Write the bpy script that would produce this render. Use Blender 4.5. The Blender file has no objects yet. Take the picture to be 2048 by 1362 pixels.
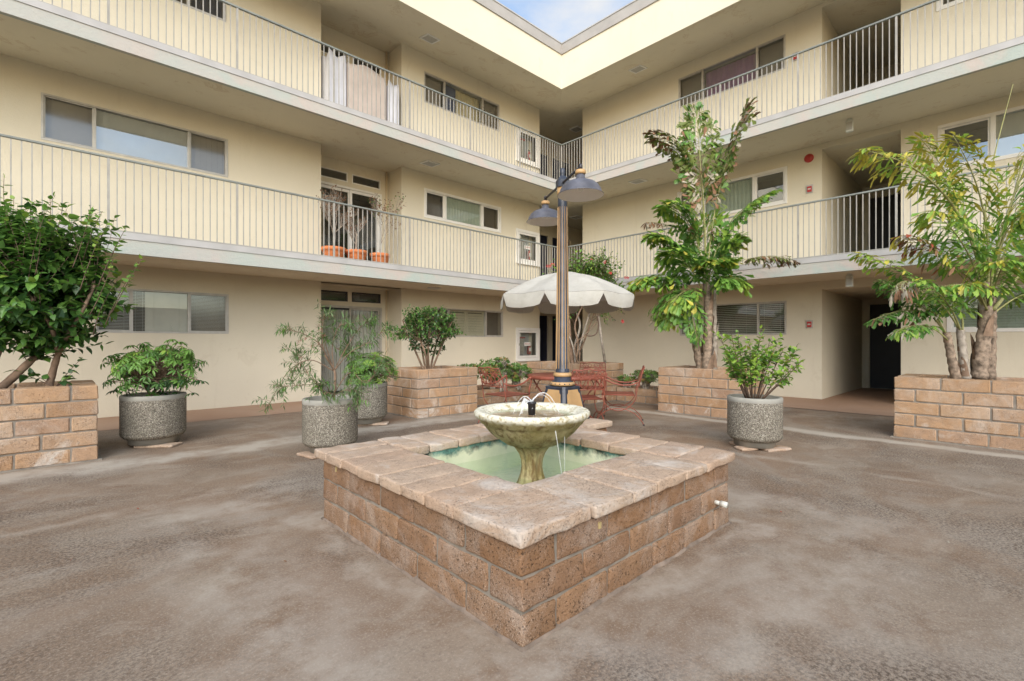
import bpy, bmesh, math, random
import numpy as np
from mathutils import Vector, Matrix, noise
rnd = random.Random(7)
sc = bpy.context.scene
COL = sc.collection
R = math.radians
# ------------------------------------------------------------------ camera, sky, sun
FPX = 965.0; CAMH = 1.2; YAW = R(46.6); SN, CS = math.sin(YAW), math.cos(YAW)
cam = bpy.data.cameras.new('camera'); cam.lens = 36 * FPX / 2048; cam.sensor_width = 36
cam.clip_start = 0.05; cam.clip_end = 500; cam.shift_y = 0.0005
co = bpy.data.objects.new('camera', cam); COL.objects.link(co)
co.location = (0, 0, CAMH); co.rotation_euler = (R(90), 0, -(R(90) - YAW)); sc.camera = co
SUN_EL, SUN_AZ = R(30), R(225)          # azimuth measured from +Y clockwise: behind the camera
w = bpy.data.worlds.new('World'); sc.world = w; w.use_nodes = True
nt = w.node_tree; nt.nodes.clear()
sky = nt.nodes.new('ShaderNodeTexSky'); sky.sky_type = 'NISHITA'; sky.sun_disc = False
sky.sun_elevation = SUN_EL; sky.sun_rotation = SUN_AZ; sky.air_density = 1.2; sky.dust_density = 1.5
bg1 = nt.nodes.new('ShaderNodeBackground'); bg1.inputs[1].default_value = 0.13
bg2 = nt.nodes.new('ShaderNodeBackground'); bg2.inputs[0].default_value = (1.0, 0.97, 0.92, 1); bg2.inputs[1].default_value = 0.42
mx = nt.nodes.new('ShaderNodeMixShader'); out = nt.nodes.new('ShaderNodeOutputWorld')
tc = nt.nodes.new('ShaderNodeTexCoord'); nz = nt.nodes.new('ShaderNodeTexNoise'); nz.inputs['Scale'].default_value = 2.6
nz.inputs['Detail'].default_value = 7; nz.inputs['Roughness'].default_value = 0.55
mp = nt.nodes.new('ShaderNodeMapping'); mp.inputs['Scale'].default_value = (1, 1, 2.0); mp.inputs['Location'].default_value = (0.35, 1.9, 0.4)
rp = nt.nodes.new('ShaderNodeValToRGB'); rp.color_ramp.elements[0].position = 0.50; rp.color_ramp.elements[0].color = (.12, .12, .12, 1)
rp.color_ramp.elements[1].position = 0.70; rp.color_ramp.elements[1].color = (.95, .95, .95, 1)
nt.links.new(tc.outputs['Generated'], mp.inputs[0]); nt.links.new(mp.outputs[0], nz.inputs[0]); nt.links.new(nz.outputs[0], rp.inputs[0])
nt.links.new(sky.outputs[0], bg1.inputs[0]); nt.links.new(rp.outputs[0], mx.inputs[0])
nt.links.new(bg1.outputs[0], mx.inputs[1]); nt.links.new(bg2.outputs[0], mx.inputs[2]); nt.links.new(mx.outputs[0], out.inputs[0])
sl = bpy.data.lights.new('sun', 'SUN'); sl.energy = 1.5; sl.angle = R(58); sl.color = (1, 0.975, 0.94)
so = bpy.data.objects.new('sun', sl); COL.objects.link(so)
so.rotation_euler = (R(90) - SUN_EL, 0, -SUN_AZ + math.pi); so.location = (0, 0, 20)
sc.view_settings.view_transform = 'Standard'; sc.view_settings.look = 'None'
sc.view_settings.gamma = 1; sc.view_settings.use_curve_mapping = False
sc.view_settings.exposure = 1.2
sc.cycles.max_bounces = 8; sc.cycles.diffuse_bounces = 5; sc.cycles.transparent_max_bounces = 12
sc.cycles.caustics_reflective = False; sc.cycles.caustics_refractive = False

def at(px, py, z):
    """world point seen at photo pixel (px,py) z metres in front of the camera"""
    x = (px - 1024) / FPX * z
    return Vector((x * SN + z * CS, -x * CS + z * SN, CAMH + (682 - py) / FPX * z))

# ------------------------------------------------------------------ materials
class NT:
    def __init__(s, name):
        s.m = bpy.data.materials.new(name); s.m.use_nodes = True; s.t = s.m.node_tree; s.t.nodes.clear()
        s.out = s.t.nodes.new('ShaderNodeOutputMaterial'); s.geo = None; s._oi = None
    def n(s, typ, **kw):
        nd = s.t.nodes.new('ShaderNode' + typ)
        for k, v in kw.items(): setattr(nd, k, v)
        return nd
    def l(s, a, b): s.t.links.new(a, b)
    def pos(s, scale=None):
        if s.geo is None: s.geo = s.n('NewGeometry')
        o = s.geo.outputs['Position']
        if scale:
            mp = s.n('Mapping'); mp.inputs['Scale'].default_value = scale; s.l(o, mp.inputs[0]); o = mp.outputs[0]
        return o
    def noise(s, scale, detail=4, rough=.55, vec=None, dist=0):
        nd = s.n('TexNoise'); nd.inputs['Scale'].default_value = scale; nd.inputs['Detail'].default_value = detail
        nd.inputs['Roughness'].default_value = rough; nd.inputs['Distortion'].default_value = dist
        s.l(vec or s.pos(), nd.inputs['Vector']); return nd.outputs[0]
    def ramp(s, fac, *stops):
        nd = s.n('ValToRGB'); e = nd.color_ramp.elements
        while len(e) < len(stops): e.new(0.5)
        for i, (p, c) in enumerate(stops):
            e[i].position = p; e[i].color = (c, c, c, 1) if isinstance(c, (int, float)) else (*c, 1)
        s.l(fac, nd.inputs[0]); return nd.outputs[0]
    def mix(s, fac, a, b, mode='MIX'):
        nd = s.n('Mix', data_type='RGBA', blend_type=mode)
        for si, v in ((0, fac), (6, a), (7, b)):
            sock = nd.inputs[si]
            if isinstance(v, (int, float)): sock.default_value = v if si == 0 else (v, v, v, 1)
            elif isinstance(v, tuple): sock.default_value = (*v, 1)
            else: s.l(v, sock)
        return nd.outputs[2]
    def math(s, op, a, b=0.0, c=None, clamp=False):
        nd = s.n('Math', operation=op, use_clamp=clamp)
        for i, v in enumerate((a, b) if c is None else (a, b, c)):
            if isinstance(v, (int, float)): nd.inputs[i].default_value = v
            else: s.l(v, nd.inputs[i])
        return nd.outputs[0]
    def rand(s):
        if s._oi is None: s._oi = s.n('ObjectInfo')
        return s._oi.outputs['Random']
    def band(s, v, lo, hi, soft):
        a = s.n('MapRange'); a.inputs[1].default_value = lo - soft; a.inputs[2].default_value = lo + soft; s.l(v, a.inputs[0])
        b = s.n('MapRange'); b.inputs[1].default_value = hi - soft; b.inputs[2].default_value = hi + soft
        b.inputs[3].default_value = 1; b.inputs[4].default_value = 0; s.l(v, b.inputs[0])
        return s.math('MULTIPLY', a.outputs[0], b.outputs[0])
    def bsdf(s, col, rough=.8, bump=None, bd=.01, bs=.5, metal=0, spec=.5, trans=None):
        p = s.n('BsdfPrincipled')
        if isinstance(col, tuple): p.inputs['Base Color'].default_value = (*col, 1)
        else: s.l(col, p.inputs['Base Color'])
        if isinstance(rough, (int, float)): p.inputs['Roughness'].default_value = rough
        else: s.l(rough, p.inputs['Roughness'])
        p.inputs['Metallic'].default_value = metal; p.inputs['Specular IOR Level'].default_value = spec
        if bump is not None:
            b = s.n('Bump'); b.inputs['Strength'].default_value = bs; b.inputs['Distance'].default_value = bd
            s.l(bump, b.inputs['Height']); s.l(b.outputs[0], p.inputs['Normal'])
        o = p.outputs[0]
        if trans:
            t = s.n('BsdfTranslucent')
            if isinstance(col, tuple): t.inputs[0].default_value = (*[min(1, c * 1.5) for c in col], 1)
            else: s.l(col, t.inputs[0])
            m = s.n('MixShader'); m.inputs[0].default_value = trans
            s.l(p.outputs[0], m.inputs[1]); s.l(t.outputs[0], m.inputs[2]); o = m.outputs[0]
        s.l(o, s.out.inputs[0]); return s.m

def simple(name, col, rough=.6, var=.15, nscale=6, bscale=0, bd=.003, metal=0, spec=.5, trans=None, objvar=0):
    t = NT(name); c2 = tuple(min(1, c * (1 + var)) for c in col); c1 = tuple(c * (1 - var) for c in col)
    c = t.mix(t.ramp(t.noise(nscale), (.3, 0.), (.7, 1.)), c1, c2)
    if objvar:
        c = t.mix(1.0, c, t.ramp(t.rand(), (0, 1 - objvar), (1, 1.0)), 'MULTIPLY')
    return t.bsdf(c, rough, t.noise(bscale, 5, .6) if bscale else None, bd, .6, metal, spec, trans)

def mk_stucco(name, col, soft=False):
    t = NT(name)
    c = t.mix(t.ramp(t.noise(.7, 5, .6), (.3, 0.), (.7, 1.)), tuple(x * .95 for x in col), tuple(min(1, x * 1.03) for x in col))
    c = t.mix(t.math('MULTIPLY', t.ramp(t.noise(90, 3, .7), (.45, 0.), (.75, 1.)), .10), c, (.45, .38, .27))
    # rain streaks and grubby patches
    st = t.ramp(t.noise(1.0, 6, .65, t.pos((3.5, 3.5, .35))), (.58, 0.), (.78, 1.))
    c = t.mix(t.math('MULTIPLY', st, .24), c, (.44, .36, .25))
    c = t.mix(t.math('MULTIPLY', t.ramp(t.noise(2.6, 8, .75, dist=.7), (.60, 0.), (.64, .8), (.74, .3)), .22), c, (.50, .43, .32))
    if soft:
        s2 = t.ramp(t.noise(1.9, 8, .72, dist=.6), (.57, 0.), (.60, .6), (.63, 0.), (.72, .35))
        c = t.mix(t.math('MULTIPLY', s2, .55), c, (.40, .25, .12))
    b = t.math('ADD', t.noise(140, 3, .6), t.math('MULTIPLY', t.noise(35, 3, .6), 1.2))
    return t.bsdf(c, .92, b, .004, .5, spec=.2)

def mk_brick(name, cols, pit=.5, white=.0, lowz=None):
    t = NT(name)
    c = t.ramp(t.rand(), *[(i / max(1, len(cols) - 1), cc) for i, cc in enumerate(cols)])
    c = t.mix(t.ramp(t.noise(9, 6, .7), (.3, 0.), (.75, 1.)), t.mix(1., c, .72, 'MULTIPLY'), c)
    gz = t.ramp(t.noise(4.5, 5, .6, dist=.5), (.44, 0.), (.60, 1.))     # weathered, open-grained zones
    c = t.mix(t.math('MULTIPLY', gz, .6), c, t.mix(.5, c, (.34, .26, .20)))
    sp = t.ramp(t.noise(105, 4, .7), (.35, 1.), (.42, 0.))
    c = t.mix(t.math('MULTIPLY', sp, pit), c, (.06, .042, .032))
    g2 = t.ramp(t.noise(190, 3, .7), (.34, 1.), (.50, 0.))
    c = t.mix(t.math('MULTIPLY', g2, t.math('MULTIPLY_ADD', gz, .35, .12)), c, (.12, .08, .055))
    gr = t.ramp(t.noise(210, 2, .6), (.52, 0.), (.70, 1.))
    c = t.mix(t.math('MULTIPLY', gr, t.math('MULTIPLY_ADD', gz, .35, .15)), c, (.66, .55, .45))
    if white:
        wn = t.ramp(t.noise(2.7, 7, .68, dist=.8), (.50, 0.), (.68, 1.))
        f = t.math('MULTIPLY', wn, white)
        if lowz is not None:
            sx = t.n('SeparateXYZ'); t.l(t.pos(), sx.inputs[0])
            mr = t.n('MapRange'); mr.inputs[1].default_value = lowz; mr.inputs[2].default_value = 0; t.l(sx.outputs[2], mr.inputs[0])
            f = t.math('ADD', t.math('MULTIPLY', f, .35), t.math('MULTIPLY', f, mr.outputs[0]), clamp=True)
        c = t.mix(f, c, (.66, .62, .56))
    b = t.math('SUBTRACT', t.math('ADD', t.math('MULTIPLY', t.noise(55, 5, .7), .8), t.noise(14, 3, .5)), t.math('MULTIPLY', sp, .6))
    return t.bsdf(c, .95, b, .009, .8, spec=.15)

def mk_ground(name):
    t = NT(name); sx = t.n('SeparateXYZ'); t.l(t.pos(), sx.inputs[0]); X, Y = sx.outputs[0], sx.outputs[1]
    big = t.ramp(t.noise(.55, 6, .6, dist=.7), (.36, 0.), (.66, 1.))
    c = t.mix(big, (.275, .190, .130), (.285, .232, .185))
    c = t.mix(t.ramp(t.noise(1.3, 6, .62, t.pos((1, 1.6, 1)), 1.0), (.50, 0.), (.62, .55)), c, (.41, .365, .31))
    c = t.mix(t.ramp(t.noise(2.3, 7, .65, dist=1.2), (.56, 0.), (.68, .6)), c, (.20, .13, .09))
    c = t.mix(t.ramp(t.noise(.75, 6, .6, dist=.9), (.50, 0.), (.60, .6)), c, (.345, .31, .272))
    # worn, exposed sand texture in patches
    patch = t.ramp(t.noise(.8, 4, .5, dist=.4), (.44, .12), (.60, 1.))
    fine = t.ramp(t.noise(58, 5, .75), (.44, 0.), (.54, 1.))
    c = t.mix(t.math('MULTIPLY', patch, t.math('SUBTRACT', 1, fine)), c, (.115, .088, .07))
    c = t.mix(t.math('MULTIPLY', t.ramp(t.noise(85, 4, .7), (.53, 0.), (.62, 1.)), .5), c, (.47, .42, .36))
    c = t.mix(t.math('MULTIPLY', t.ramp(t.noise(34, 6, .8), (.36, 1.), (.46, 0.)), .38), c, (.13, .095, .075))
    c = t.mix(t.math('MULTIPLY', t.ramp(t.noise(4.5, 8, .75, dist=.5), (.57, 0.), (.60, .9), (.68, .25)), .28), c, (.44, .40, .35))
    # old mineral streaks, drawn out where water ran
    wx = t.math('ADD', X, t.math('MULTIPLY', t.noise(1.1, 5, .6), .7)); wy = t.math('ADD', Y, t.math('MULTIPLY', t.noise(1.4, 5, .6), .7))
    brk = t.ramp(t.noise(2.2, 6, .7), (.40, 0.), (.56, 1.))
    s1 = t.math('MULTIPLY', t.band(wx, 7.45, 7.72, .06), t.band(Y, -9, 5.2, .2))
    s2 = t.math('MULTIPLY', t.band(wy, 6.18, 6.62, .08), t.band(X, -9, 7.6, .2))
    s3 = t.math('MULTIPLY', t.band(wx, 5.66, 5.74, .05), t.band(Y, -4, 2.6, .3))
    s4 = t.math('MULTIPLY', t.band(wy, 4.62, 4.72, .06), t.band(X, -2, 1.6, .3))
    st = t.math('MAXIMUM', t.math('MAXIMUM', t.math('MULTIPLY', s1, t.ramp(brk, (0, .75), (1, 1.))), t.math('MULTIPLY', s2, t.ramp(brk, (0, .4), (1, .9)))),
                t.math('MULTIPLY', t.math('MAXIMUM', s3, s4), t.math('MULTIPLY', brk, .5)))
    c = t.mix(t.math('MULTIPLY', st, .8), c, (.56, .53, .48))
    # drying ring of lime round the basin
    vx = t.math('SUBTRACT', X, 2.27); vy = t.math('SUBTRACT', Y, 2.28)
    dm = t.math('MAXIMUM', t.math('ABSOLUTE', vx), t.math('ABSOLUTE', vy))
    dm = t.math('ADD', dm, t.math('MULTIPLY', t.math('SUBTRACT', t.noise(2.4, 6, .65), .5), .8))
    ring = t.ramp(t.math('MULTIPLY', dm, .5), (.46, 0.), (.53, .6), (.60, .10), (.80, .55), (1.0, 0.))
    c = t.mix(t.math('MULTIPLY', ring, brk), c, (.50, .465, .42))
    rough = t.ramp(t.noise(1.3, 4), (.3, .55), (.7, .85))
    b = t.math('ADD', t.math('MULTIPLY', t.noise(70, 5, .7), t.math('ADD', patch, .25)), t.math('MULTIPLY', t.noise(3, 4, .5), .8))
    c = t.mix(1., c, (.86, .825, .77), 'MULTIPLY')
    return t.bsdf(c, rough, b, .006, .7, spec=.35)

def mk_aggregate(name):
    t = NT(name); tcn = t.n('TexCoord')
    v = t.n('TexVoronoi', feature='F1'); v.inputs['Scale'].default_value = 125; t.l(tcn.outputs['Object'], v.inputs['Vector'])
    g = t.ramp(v.outputs['Color'], (.0, (.08, .07, .055)), (.35, (.19, .17, .135)), (.6, (.32, .29, .235)), (.85, (.46, .43, .36)), (1, (.72, .69, .61)))
    e = t.ramp(v.outputs['Distance'], (.0, 0.), (.55, 0.), (.85, 1.))
    c = t.mix(e, g, (.12, .11, .09))
    c = t.mix(t.math('MULTIPLY', t.ramp(t.noise(3, 5, .6), (.45, 0.), (.7, 1.)), .35), c, (.20, .19, .15))
    b = t.math('SUBTRACT', 1, v.outputs['Distance'])
    return t.bsdf(c, .85, b, .006, .8, spec=.3)

def mk_glass(name, tint, refl, rough=0.0, rcol=(.9, .95, 1)):
    t = NT(name); tr = t.n('BsdfTransparent'); tr.inputs[0].default_value = (*tint, 1)
    gl = t.n('BsdfGlossy'); gl.inputs['Roughness'].default_value = rough; gl.inputs[0].default_value = (*rcol, 1)
    lw = t.n('LayerWeight'); lw.inputs[0].default_value = .5
    f = t.math('ADD', t.math('MULTIPLY', t.math('POWER', lw.outputs['Facing'], 4.0), .85), refl, clamp=True)
    m = t.n('MixShader'); t.l(f, m.inputs[0]); t.l(tr.outputs[0], m.inputs[1]); t.l(gl.outputs[0], m.inputs[2]); t.l(m.outputs[0], t.out.inputs[0])
    return t.m

def mk_water(name):
    t = NT(name); tr = t.n('BsdfTransparent'); tr.inputs[0].default_value = (.93, .98, .94, 1)
    gl = t.n('BsdfGlossy'); gl.inputs['Roughness'].default_value = .03
    b = t.n('Bump'); b.inputs['Strength'].default_value = .35; b.inputs['Distance'].default_value = .01
    t.l(t.noise(22, 3, .5), b.inputs['Height']); t.l(b.outputs[0], gl.inputs['Normal'])
    fr = t.n('LayerWeight'); fr.inputs[0].default_value = .5; t.l(b.outputs[0], fr.inputs['Normal'])
    ff = t.math('ADD', t.math('MULTIPLY', t.math('POWER', fr.outputs['Facing'], 4.5), .8), .02, clamp=True)
    m = t.n('MixShader'); t.l(ff, m.inputs[0]); t.l(tr.outputs[0], m.inputs[1]); t.l(gl.outputs[0], m.inputs[2]); t.l(m.outputs[0], t.out.inputs[0])
    return t.m

CREAM = (.695, .645, .52)
MT = {}
MT['stucco'] = mk_stucco('cream_stucco', CREAM)
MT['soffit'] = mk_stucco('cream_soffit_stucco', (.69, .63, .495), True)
def _fascia():
    t = NT('balcony_edge_stucco')
    c = t.mix(t.ramp(t.noise(1.3, 5, .6, dist=.6), (.42, 0.), (.58, 1.)), (.385, .435, .40), (.47, .415, .375))
    c = t.mix(t.ramp(t.noise(.8, 4), (.4, 0.), (.6, .7)), c, (.43, .43, .405))
    c = t.mix(t.math('MULTIPLY', t.ramp(t.noise(4, 7, .7, dist=1), (.60, 0.), (.68, 1.)), .35), c, (.34, .35, .32))
    return t.bsdf(c, .9, t.math('ADD', t.noise(60, 5, .7), t.noise(18, 3)), .008, .6, spec=.2)
MT['fascia'] = _fascia()
MT['flash'] = simple('grey_painted_metal', (.40, .395, .39), .5, .12, 3, 40, .001)
MT['rail'] = simple('grey_green_rail_paint', (.20, .22, .205), .45, .15, 5)
MT['picket'] = simple('warm_grey_picket_paint', (.31, .30, .275), .5, .15, 7)
MT['cap'] = simple('grey_roof_edge', (.36, .345, .325), .7, .12, 2, 30, .002)
MT['ground'] = mk_ground('worn_brown_concrete')
def _walk():
    t = NT('terracotta_coloured_walkway')
    c = t.mix(t.ramp(t.noise(.9, 5, .6, dist=.5), (.35, 0.), (.65, 1.)), (.33, .205, .135), (.38, .26, .185))
    c = t.mix(t.math('MULTIPLY', t.ramp(t.noise(50, 4, .7), (.5, 0.), (.7, 1.)), .2), c, (.25, .16, .11))
    c = t.mix(t.ramp(t.noise(2.2, 6, .7, dist=.5), (.6, 0.), (.75, .3)), c, (.5, .42, .34))
    return t.bsdf(c, .7, t.noise(70, 4, .6), .003, .5, spec=.3)
MT['walk'] = _walk()
MT['brick'] = mk_brick('orange_tan_slump_block', [(.45, .265, .14), (.56, .355, .205), (.52, .325, .195), (.60, .40, .245), (.47, .30, .195)], .35, .9, .30)
MT['brickF'] = mk_brick('brown_pitted_slump_block', [(.27, .148, .078), (.34, .192, .10), (.29, .17, .10), (.36, .215, .12), (.28, .165, .095)], .85, .25)
MT['coping'] = mk_brick('pink_tan_coping_stone', [(.56, .395, .28), (.62, .45, .32), (.63, .485, .36), (.58, .42, .305)], .45, .62)
MT['mortar'] = simple('grey_mortar', (.27, .24, .20), .95, .25, 12, 60, .004, spec=.1)
MT['soil'] = simple('dark_soil', (.075, .05, .035), .95, .4, 20, 50, .02, spec=.1)
MT['agg'] = mk_aggregate('exposed_aggregate')
MT['concrete'] = simple('smooth_grey_concrete', (.34, .33, .29), .85, .15, 6, 50, .003)
MT['navy'] = simple('chalky_navy_paint', (.030, .037, .055), .40, .6, 9, 60, .001)
MT['chalknavy'] = simple('chalky_navy_enamel', (.085, .088, .108), .45, .4, 7, 60, .001)
MT['skirt'] = simple('dirty_mortar_skirt', (.22, .175, .14), .95, .35, 10, 60, .004, spec=.1)
MT['gold'] = simple('tan_gold_paint', (.44, .275, .125), .5, .15, 6, 60, .001)
MT['black'] = simple('black_metal', (.025, .025, .03), .4, .2, 6)
MT['lampwhite'] = simple('white_enamel', (.88, .86, .82), .35, .04, 6)
MT['red'] = simple('rust_red_iron', (.27, .08, .05), .5, .2, 12, 60, .001)
MT['white'] = simple('white_vinyl', (.78, .77, .74), .45, .04, 5)
MT['alu'] = simple('dull_aluminium', (.50, .48, .44), .42, .12, 8, metal=.3)
MT['blind'] = simple('ivory_blind', (.76, .73, .66), .6, .06, 5)
MT['blindgrey'] = simple('grey_blind', (.58, .565, .53), .6, .08, 5)
MT['shutter'] = simple('cream_shutter', (.60, .54, .40), .6, .06, 5)
MT['room'] = simple('dim_room', (.22, .19, .16), .9, .3, 2)
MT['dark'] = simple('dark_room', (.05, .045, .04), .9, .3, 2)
MT['door'] = simple('near_black_door', (.016, .016, .02), .5, .2, 4)
MT['blue'] = simple('navy_door', (.018, .022, .045), .5, .2, 4)
MT['glass'] = mk_glass('window_glass', (.86, .89, .87), .12)
MT['glass2'] = mk_glass('reflective_window_glass', (.80, .84, .84), .30)
MT['screen'] = mk_glass('insect_screen_glass', (.56, .54, .50), .15, .12)
MT['water'] = mk_water('water')
MT['terracotta'] = simple('terracotta', (.62, .20, .07), .75, .12, 12, 60, .002)
MT['pipe'] = simple('cream_pipe', (.62, .52, .36), .6, .08, 5)
MT['signred'] = simple('sign_red', (.44, .04, .035), .4, .1, 5)
MT['plastic'] = simple('white_plastic', (.60, .61, .56), .4, .05, 5)
MT['yellow'] = simple('yellow_tag', (.48, .38, .18), .5, .1, 5)
def _pool():
    t = NT('algae_stained_pool_render'); sx = t.n('SeparateXYZ'); t.l(t.pos(), sx.inputs[0])
    c = t.mix(t.ramp(t.noise(3, 6, .65), (.35, 0.), (.65, 1.)), (.60, .66, .47), (.72, .74, .58))
    z = t.math('ADD', sx.outputs[2], t.math('MULTIPLY', t.math('SUBTRACT', t.noise(7, 7, .7), .5), .22))
    teal = t.mix(t.ramp(t.noise(11, 5, .7), (.4, 0.), (.6, 1.)), (.045, .06, .05), (.11, .25, .22))
    c = t.mix(t.ramp(z, (.345, 0.), (.40, 1.)), c, teal)
    return t.bsdf(c, .7, t.noise(30, 5, .7), .006, .6, spec=.3)
MT['pool'] = _pool()
def _bowl():
    t = NT('mossy_cast_stone'); sx = t.n('SeparateXYZ'); t.l(t.pos(), sx.inputs[0])
    c = t.mix(t.ramp(t.noise(7, 6, .7), (.35, 0.), (.65, 1.)), (.25, .205, .075), (.43, .375, .205))
    dr = t.ramp(t.noise(5, 7, .75, t.pos((3, 3, .6)), .6), (.48, 0.), (.62, .85))
    c = t.mix(dr, c, (.13, .075, .025))
    top = t.math('ADD', sx.outputs[2], t.math('MULTIPLY', t.math('SUBTRACT', t.noise(18, 5, .7), .5), .05))
    c = t.mix(t.ramp(top, (.685, 0.), (.71, 1.)), c, t.mix(t.ramp(t.noise(26, 6, .7), (.38, 0.), (.5, 1.)), (.40, .34, .19), (.72, .70, .58)))
    return t.bsdf(c, .8, t.noise(60, 6, .7), .005, .7, spec=.3)
MT['bowl'] = _bowl()
MT['bowlin'] = simple('rust_stained_bowl_floor', (.42, .26, .16), .6, .45, 16, 40, .004)
def _canvas():
    t = NT('weathered_canvas')
    c = t.mix(t.ramp(t.noise(3.2, 6, .65), (.3, 0.), (.7, 1.)), (.45, .435, .385), (.57, .555, .505))
    c = t.mix(t.ramp(t.noise(9, 7, .75, dist=.8), (.56, 0.), (.70, .45)), c, (.40, .38, .32))
    return t.bsdf(c, .95, t.noise(9, 4, .6), .02, .5, spec=.1, trans=.12)
MT['canvas'] = _canvas()
MT['cloth1'] = simple('pinkish_grey_cloth', (.50, .43, .385), .9, .1, 4)
MT['cloth2'] = simple('bluish_white_plastic_sheet', (.56, .57, .62), .6, .08, 4)
MT['purple'] = simple('purple_curtain', (.26, .08, .28), .9, .15, 4)
MT['navycl'] = simple('navy_cloth', (.06, .08, .16), .9, .15, 4)
MT['ycurt'] = simple('yellowed_curtain', (.52, .44, .28), .9, .15, 4)
MT['lensgrey'] = simple('grey_light_diffuser', (.40, .39, .36), .4, .08, 20)
MT['bark'] = simple('brown_bark', (.24, .165, .115), .9, .3, 14, 50, .006, spec=.1)
MT['barkgrey'] = simple('grey_bark', (.34, .30, .25), .9, .35, 16, 50, .006, spec=.1)
MT['barkgreen'] = simple('olive_stem', (.26, .26, .10), .7, .25, 16, 40, .003)
MT['palmtrunk'] = simple('fibrous_palm_trunk', (.26, .20, .15), .95, .6, 18, 35, .014, spec=.1)
MT['sheath'] = simple('pale_leaf_sheath', (.38, .33, .28), .85, .4, 12, 40, .006)
MT['twig'] = simple('dark_twig', (.13, .085, .06), .9, .25, 14)
MT['twiggrey'] = simple('grey_dead_twig', (.30, .255, .21), .9, .2, 14)
def leafm(name, col, rough=.42, trans=.33, spec=.45): return simple(name, col, rough, .22, 9, objvar=.25, trans=trans, spec=spec)
LF = {}
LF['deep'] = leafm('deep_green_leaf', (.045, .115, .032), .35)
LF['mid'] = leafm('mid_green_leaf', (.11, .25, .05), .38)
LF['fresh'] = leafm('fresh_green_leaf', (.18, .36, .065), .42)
LF['lime'] = leafm('lime_leaf', (.30, .46, .07), .45)
LF['yellow'] = leafm('yellow_leaf', (.52, .47, .08), .5)
LF['olive'] = leafm('olive_leaf', (.17, .22, .05), .45)
LF['brown'] = leafm('dry_brown_leaf', (.24, .13, .07), .8, .1)
LF['pale'] = leafm('bleached_dead_leaf', (.42, .38, .30), .8, .1)
LF['sage'] = leafm('grey_green_leaf', (.20, .30, .13), .5)
LF['redl'] = leafm('rusty_red_leaf', (.36, .09, .05), .6, .15)
LF['flower'] = leafm('red_flower', (.62, .05, .05), .6, .2)
LF['jade'] = leafm('jade_leaf', (.12, .22, .04), .3, .08)
LF['jadered'] = leafm('red_edged_jade_leaf', (.32, .20, .06), .3, .08)
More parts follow.
